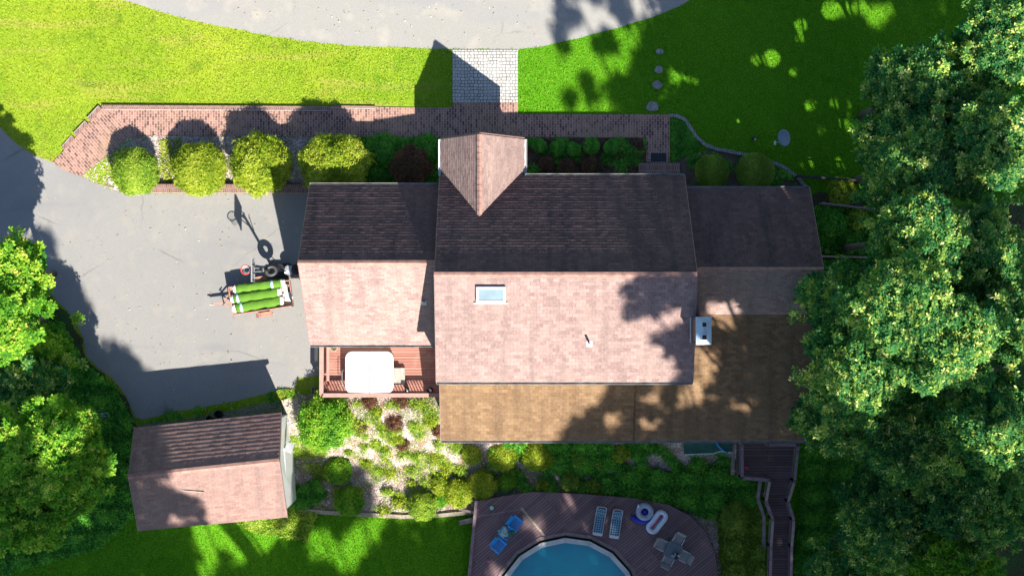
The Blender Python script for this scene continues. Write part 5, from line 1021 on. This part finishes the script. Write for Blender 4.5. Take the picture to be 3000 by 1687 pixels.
# rear garden: big bush, clipped balls, mounds
bush('rhododendron', 'large glossy dark green shrub below the corner of the red deck', 955, 1238, 1.28, 1.9, M['maple'], 41, 3600, .16, .075, rough=.16)
RG = 'shrubs in the rear garden'
rear = [(990, 1378, .68, .9, 'maple', 'round_bush', 'leafy bush at the lower left of the rock garden'), (1022, 1468, .75, 1.0, 'maple', 'round_bush', 'clipped bush at the garden foot with a bare branch on it'),
 (1238, 1484, .72, 1.0, 'bushleaf', 'round_bush', 'round clipped bright green bush at the lower end of the rock garden'), (1292, 1425, .5, .6, 'bushyellow', 'round_bush', 'lime green mound above the round clipped bush'),
 (1345, 1445, .72, .9, 'bushyellow', 'round_bush', 'golden yellow bush at the corner of the pool deck'), (1412, 1420, .75, .95, 'bushyellow', 'round_bush', 'shaded golden bush right of the sunlit golden bush'),
 (1380, 1332, .52, .75, 'bushyellow', 'round_bush', 'golden bush below the left corner of the tan roof'), (1473, 1335, .72, .8, 'bushyellow', 'round_bush', 'second golden bush along the rear wall'), (1575, 1333, .78, .9, 'bushyellow', 'round_bush', 'third golden bush along the rear wall, the brightest'),
 (1485, 1410, .5, .6, 'maple', 'small_bush', 'dull green bush just above the pool deck corner'), (1290, 1465, .4, .45, 'maple', 'small_bush', 'small mound between the clipped ball and the golden bush'),
 (1672, 1414, .53, .7, 'boxleaf', 'round_bush', 'very dark round bush at the upper edge of the pool deck'), (1592, 1430, .42, .4, 'bushyellow', 'small_bush', 'flat olive bush left of the very dark bush'), (1735, 1430, .5, .45, 'boxleaf', 'small_bush', 'dim olive mound right of the very dark bush'),
 (2155, 1508, .75, 1.1, 'boxleaf', 'round_bush', 'dark round bush between the pool deck and the stairway'), (1820, 1325, .5, .6, 'bushyellow', 'small_bush', 'small golden bush near the middle of the rear wall'), (1872, 1325, .4, .7, 'groundleaf', 'small_bush', 'upright fern like plant right of the small golden bush')]
for k, (a, b, r, h, m, nm, lab) in enumerate(rear): bush(nm, lab, a, b, r, h, M[m], 50 + k, None if r < .6 else int(2600 * r), .10, .05, group=RG, rough=.09)
def patchy(x, y): return np.sin(x * 1.9 + 1.3 * np.sin(y * 1.4)) * np.cos(y * 2.3 + .9 * np.sin(x * 2.2)) + .5 * np.sin(x * 4.3 + y * 3.7)
def mound(lab, pts, m, seed, n, L=.10, W=.05, hh=.28, name='ground_cover', patch=None):
    """spreading ground cover inside an image polygon"""
    a = np.array(pts, float); nr = np.random.default_rng(seed); px = nr.uniform(a[:, 0].min(), a[:, 0].max(), n); py = nr.uniform(a[:, 1].min(), a[:, 1].max(), n); kk = inpoly(px, py, pts); px, py = px[kk], py[kk]; h = np.zeros(len(px))
    for _ in range(4): s = (CAM_H - h) / F; x = (px - 1500) * s; y = (843.5 - py) * s; h = g(x, y)
    if patch is not None: q_ = patchy(x, y) + nr.normal(scale=.18, size=len(x)) > patch; x, y, h = x[q_], y[q_], h[q_]
    top = hh * (.45 + .55 * np.abs(np.sin(x * 2.1 + seed) * np.cos(y * 2.6 + seed * .7))); n = len(x); c = np.stack([x, y, h + top * nr.uniform(.5, 1.05, n)], 1)
    V = rosettes(c, nr.normal(scale=.45, size=(n, 3)) + [0, 0, 1], 4, L, W, nr); lv = .42 + np.repeat(.6 * (top / hh - .6) + nr.normal(scale=.24, size=n), 4) + nr.normal(scale=.1, size=n * 4)
    return tag(link_quads(name, V, lv, m), lab, 'ground cover', kind='stuff')
mound('dense green ground cover on the bank between the pool deck and the stairway', [(1765, 1400), (1820, 1385), (1900, 1370), (1950, 1385), (2060, 1385), (2110, 1345), (2150, 1350), (2160, 1400), (2225, 1420), (2215, 1480), (2110, 1480), (2080, 1520), (1990, 1482), (1900, 1462), (1790, 1440)], M['groundleaf'], 1, 13000, .19, .09, .6)
mound('dark green ground cover beside the lower stairway', [(2100, 1500), (2220, 1480), (2235, 1700), (2120, 1700)], M['boxleaf'], 2, 5000, .17, .09, .5)
mound('blue green ground cover along the rear wall', [(1600, 1300), (1790, 1300), (1800, 1370), (1740, 1390), (1640, 1385), (1560, 1370), (1610, 1350)], M['groundleaf'], 3, 5000, .19, .09, .6)
mound('ivy and low plants filling the shaded bed left of the porch', [(1000, 404), (1290, 404), (1290, 560), (1060, 560), (1050, 480), (1010, 430)], M['groundleaf'], 4, 8000)
mound('weeds in the gravel between the round bushes', [(470, 410), (530, 405), (530, 470), (495, 560), (470, 500)], M['bushyellow'], 5, 700, hh=.15)
mound('low plants scattered in the shaded mulch bed right of the porch', [(1540, 405), (1890, 405), (1890, 515), (1540, 515)], M['redleaf'], 6, 1600, .08, .05, .15)
mound('low green plants among the dwarf bushes in the shaded bed', [(1540, 405), (1890, 405), (1890, 515), (1540, 515)], M['groundleaf'], 31, 3600, .1, .05, .25, patch=-.1)
mound('low green plants around the clipped globes', [(2010, 460), (2070, 445), (2160, 455), (2260, 480), (2330, 520), (2360, 552), (2030, 552)], M['groundleaf'], 32, 3000, .1, .05, .2, patch=.1)
mound('low green plants around the window well and the edging', [(1965, 350), (2010, 360), (2050, 430), (2020, 450), (1970, 475)], M['groundleaf'], 7, 3600, .08, .04, .12)
mound('dark green undergrowth beneath the left trees', [(-60, 900), (100, 860), (190, 950), (240, 1060), (330, 1120), (390, 1230), (400, 1500), (300, 1600), (-60, 1700)], M['groundleaf'], 8, 26000, .16, .09, .5)
mound('undergrowth beneath the right hand wood', [(2345, 1300), (2420, 1290), (2650, 1400), (2650, 1700), (2320, 1700), (2345, 1500)], M['groundleaf'], 9, 16000, .16, .08, .4)
mound('low weeds along the shaded driveway edge above the shed', [(420, 1215), (640, 1180), (830, 1140), (870, 1150), (868, 1165), (700, 1195), (560, 1225), (430, 1240)], M['groundleaf'], 10, 2200, .1, .05, .2, patch=.1)
mound('weeds at the joint of the driveway and the concrete path', [(812, 1145), (862, 1140), (864, 1162), (818, 1168)], M['bushyellow'], 11, 700, .09, .045, .15)
mound('undergrowth between the fences beside the annex', [(2385, 600), (2620, 620), (2620, 740), (2385, 740)], M['groundleaf'], 12, 1500, .15, .08, .3)
mound('plants below the lower rail fence beside the annex', [(2390, 765), (2520, 765), (2500, 860), (2400, 850)], M['groundleaf'], 13, 1300, .15, .08, .4)
mound('leafy plants below the shed and the garden corner', [(700, 1530), (850, 1480), (930, 1500), (900, 1580), (760, 1560)], M['bushleaf'], 14, 3500, .13, .07, .5)
mound('scruffy green plants right of the shed', [(845, 1270), (900, 1290), (960, 1330), (900, 1345), (850, 1340)], M['bushleaf'], 15, 900, .1, .05, .25)
mound('bushy plants by the lower right of the shed wall', [(850, 1440), (930, 1400), (960, 1450), (900, 1490), (850, 1480)], M['groundleaf'], 16, 2500, .12, .06, .45)
mound('patchy bright weeds and low plants over the rear rock garden', [(860, 1290), (1000, 1180), (1290, 1170), (1290, 1295), (1400, 1300), (1400, 1440), (1200, 1500), (950, 1490), (870, 1440)], M['bushleaf'], 21, 15000, .12, .045, .3, patch=.42)
mound('patchy low plants along the shaded rear wall', [(1400, 1300), (2140, 1300), (2140, 1400), (1800, 1440), (1450, 1450)], M['groundleaf'], 22, 9000, .18, .08, .45, patch=.05)
# individual perennials over the rock garden
rg = [(1010, 1215, .28), (1050, 1240, .33), (1085, 1175, .2), (1110, 1205, .22), (1170, 1190, .28), (1240, 1185, .42), (1255, 1230, .36), (1120, 1265, .36), (1155, 1255, .4), (1165, 1290, .34), (1130, 1320, .3), (1180, 1330, .25), (1075, 1355, .28), (1215, 1240, .2), (1230, 1330, .3), (1262, 1350, .34), (1290, 1300, .35), (1330, 1300, .3), (1310, 1370, .34), (1290, 1395, .34), (1200, 1375, .3), (1150, 1385, .33), (1100, 1385, .25), (1060, 1300, .22), (1095, 1300, .2), (1245, 1410, .33), (1130, 1445, .25), (1165, 1470, .33), (1105, 1300, .18), (1350, 1375, .28), (1205, 1420, .2), (1030, 1330, .2), (1500, 1380, .3), (1700, 1330, .35), (1660, 1360, .3), (1760, 1345, .32), (1130, 1490, .2)]
where = ('under the red deck rail', 'in the upper rock garden', 'in the middle of the rock garden', 'low in the rock garden', 'below the tan roof')
used_l = {}
for k, (a, b, r) in enumerate(rg):
    colr = 'bright green' if k % 3 else 'yellow green'; sz = 'larger' if r > .33 else ('mid sized' if r > .26 else 'small')
    wh = where[4] if a > 1290 and b < 1390 else where[0] if b < 1200 else where[1] if b < 1270 else where[2] if b < 1370 else where[3]
    side = 'left of' if a < 1080 else 'near' if a < 1200 else 'right of'; lab = f'{sz} {colr} perennial {wh}, {side} its centre'
    nn = used_l.get(lab, 0); used_l[lab] = nn + 1
    if nn: lab = f'{colr} {sz} perennial {wh}, {side} centre, ' + ('second down', 'third down', 'fourth down')[min(nn - 1, 2)]
    q_ = random.Random(k); bush('garden_plant', lab, a + q_.uniform(-8, 8), b + q_.uniform(-8, 8), r * q_.uniform(.8, 1.5), r * 1.1, M['bushleaf' if k % 3 else 'bushyellow'], 300 + k, int(330 * r), .15, .05, 4, 'plant', 'perennials in the rear garden', rough=.55, core=False, sx=q_.uniform(.6, 1.2), sy=q_.uniform(.6, 1.2))
for k, (a, b) in enumerate(((1082, 1178), (1175, 1178), (1155, 1240), (1055, 1250), (1285, 1260), (1180, 1300))):
    bush('dark_perennial', ('dark plant under the left part of the deck rail', 'dark plant under the middle of the deck rail', 'big dark plant in the upper rock garden', 'dark plant right of the glossy shrub', 'dark plant against the left end of the tan roof', 'small dark plant in mid rock garden')[k], a, b, .3 if k != 2 else .42, .35, M['redleaf'], 400 + k, 260, .12, .05, 4, 'plant', 'dark perennials', rough=.3, core=False)
# bare twigs in the wood
for k, (a, b, h, lab) in enumerate(((2740, 1060, 12, 'forked bare grey branch showing in the dark gap of the right wood'), (2960, 1150, 12, 'bare pale branch near the right edge of the wood'))):
    p = P(a, b, h); rng = random.Random(k); mb = MB(); e = [p + Vector((rng.uniform(-.2, .2), rng.uniform(-.2, .2), 0)) for _ in range(3)]
    mb.tube([p, p + Vector((-.25, -.5, .1)), p + Vector((-.15, -.95, .15)), p + Vector((-.4, -1.4, .2))], [.03, .03, .025, .012], 6); mb.tube([p + Vector((-.25, -.5, .1)), p + Vector((-.7, -.7, .2)), p + Vector((-1.0, -.65, .2))], [.02, .015, .008], 5); mb.tube([p + Vector((-.15, -.95, .15)), p + Vector((.15, -1.2, .2))], [.02, .008], 5)
    tag(build('bare_branch', mb, M['twig'], None, True), lab, 'branch')
# ------------------------------------------------------------------ tall trees south of the lot: they throw the dappled shade
shade_r = [S(*v) for v in ((1360, 1330), (1400, 1310, 0), (1660, 1288, 3.0), (1690, 1230, 3.4), (1720, 1190, 3.7), (1790, 1150, 4.0), (1840, 1130, 4.2), (1990, 1112, 7.1), (1985, 1060, 7.4), (1940, 1010, 7.7), (1890, 960, 7.9), (1830, 920, 8.2), (1800, 860, 8.5), (1785, 812, 8.7), (1740, 745, 7.9), (1711, 562, 4.5), (1590, 334, 0), (1550, 310, 0), (1545, 150, 0), (1575, 90, 0), (1640, 0, 0), (1650, -300, 0), (3900, -300, 0), (3900, 2300, 0), (700, 2300, 0), (560, 1600, 0), (600, 1535, 2.5), (575, 1480, 3.0), (535, 1430, 3.7), (450, 1388, 4.2), (448, 1250, 2.6), (440, 1190, 0), (425, 1092, 0), (385, 1062, 0), (345, 1022, 0), (300, 1022, 0), (262, 1075, 0), (238, 1010, 0), (255, 960, 0), (258, 912, 0), (235, 870, 0), (228, 820, 0), (200, 790, 0), (185, 735, 0), (155, 722, 0), (140, 700, 0), (108, 660, 0), (72, 655, 0), (42, 600, 0), (0, 545, 0), (-300, 480, 0), (-700, 480, 0), (-700, 2300, 0), (700, 2300, 0), (640, 1580, 0), (860, 1560, 0), (850, 1400, -.5), (880, 1370, -.5), (940, 1390, -.8), (1000, 1400, -1.2), (1090, 1420, -1.5), (1090, 1490, -2), (1150, 1520, -2.3), (1300, 1520, -2.3), (1385, 1478, -2.1), (1395, 1400, -1.6))]
shade_l2 = [S(*v) for v in ((-300, 260), (-20, 283), (40, 292), (42, 335), (20, 365), (25, 440), (5, 470), (-300, 420))]
HC = 30.0
def casters():
    nr = np.random.default_rng(77); rng = random.Random(77); st = .58; xs = np.arange(-34, 40, st); ys = np.arange(-30, 22, st); X, Y = np.meshgrid(xs, ys); X = X.ravel() + nr.uniform(-.25, .25, X.size); Y = Y.ravel() + nr.uniform(-.25, .25, Y.size)
    ins_ = inpoly(X, Y, shade_r) | inpoly(X, Y, shade_l2)
    for (hx, hy), r in holes: ins_ &= (X - hx) ** 2 + (Y - hy) ** 2 > (r + (.42 if r < 1.0 else .3)) ** 2
    X, Y = X[ins_], Y[ins_]; n = len(X); hc = HC + nr.uniform(-1.2, 1.2, n); bx, by = X - SX * hc, Y - SY * hc
    ok = (by < -(843 / F) * (CAM_H - hc) - 1.3) | (np.abs(bx) > (1500 / F) * (CAM_H - hc) + 1.7); X, Y, hc, bx, by = X[ok], Y[ok], hc[ok], bx[ok], by[ok]; n = len(X)
    # crowns: assign to trunks standing beyond the bottom edge
    tx = np.arange(-26, 62, 7.5); cent = np.array([(x + rng.uniform(-1, 1), y) for x in tx for y in (-19, -30, -42, -54)])
    d = (bx[:, None] - cent[:, 0]) ** 2 + (by[:, None] - cent[:, 1]) ** 2; own = d.argmin(1); k_ = 0
    for i in range(len(cent)):
        s = own == i
        if s.sum() < 6: continue
        bl = np.stack([bx[s], by[s], hc[s], np.full(s.sum(), .5)], 1); base = (cent[i, 0], min(cent[i, 1], -17.5), -2.3)
        t = thing('tall_tree', 'tall broad leaved tree standing beyond the bottom edge of the picture', 'tree', base, group='tall trees beyond the yard'); k_ += 1
        V, lv = cloud(bl, 27, 5, .28, .19, nr, zmin=-1, inner=.1); link_quads('crown', V, lv, M['shadeleaf'], t)
        top = (bl[:, 0].mean(), bl[:, 1].mean(), HC - 3); build('trunk', trunk_mesh(base, top, [tuple(b) for b in bl], .32, rng, 14), M['bark'], t, True)
casters()
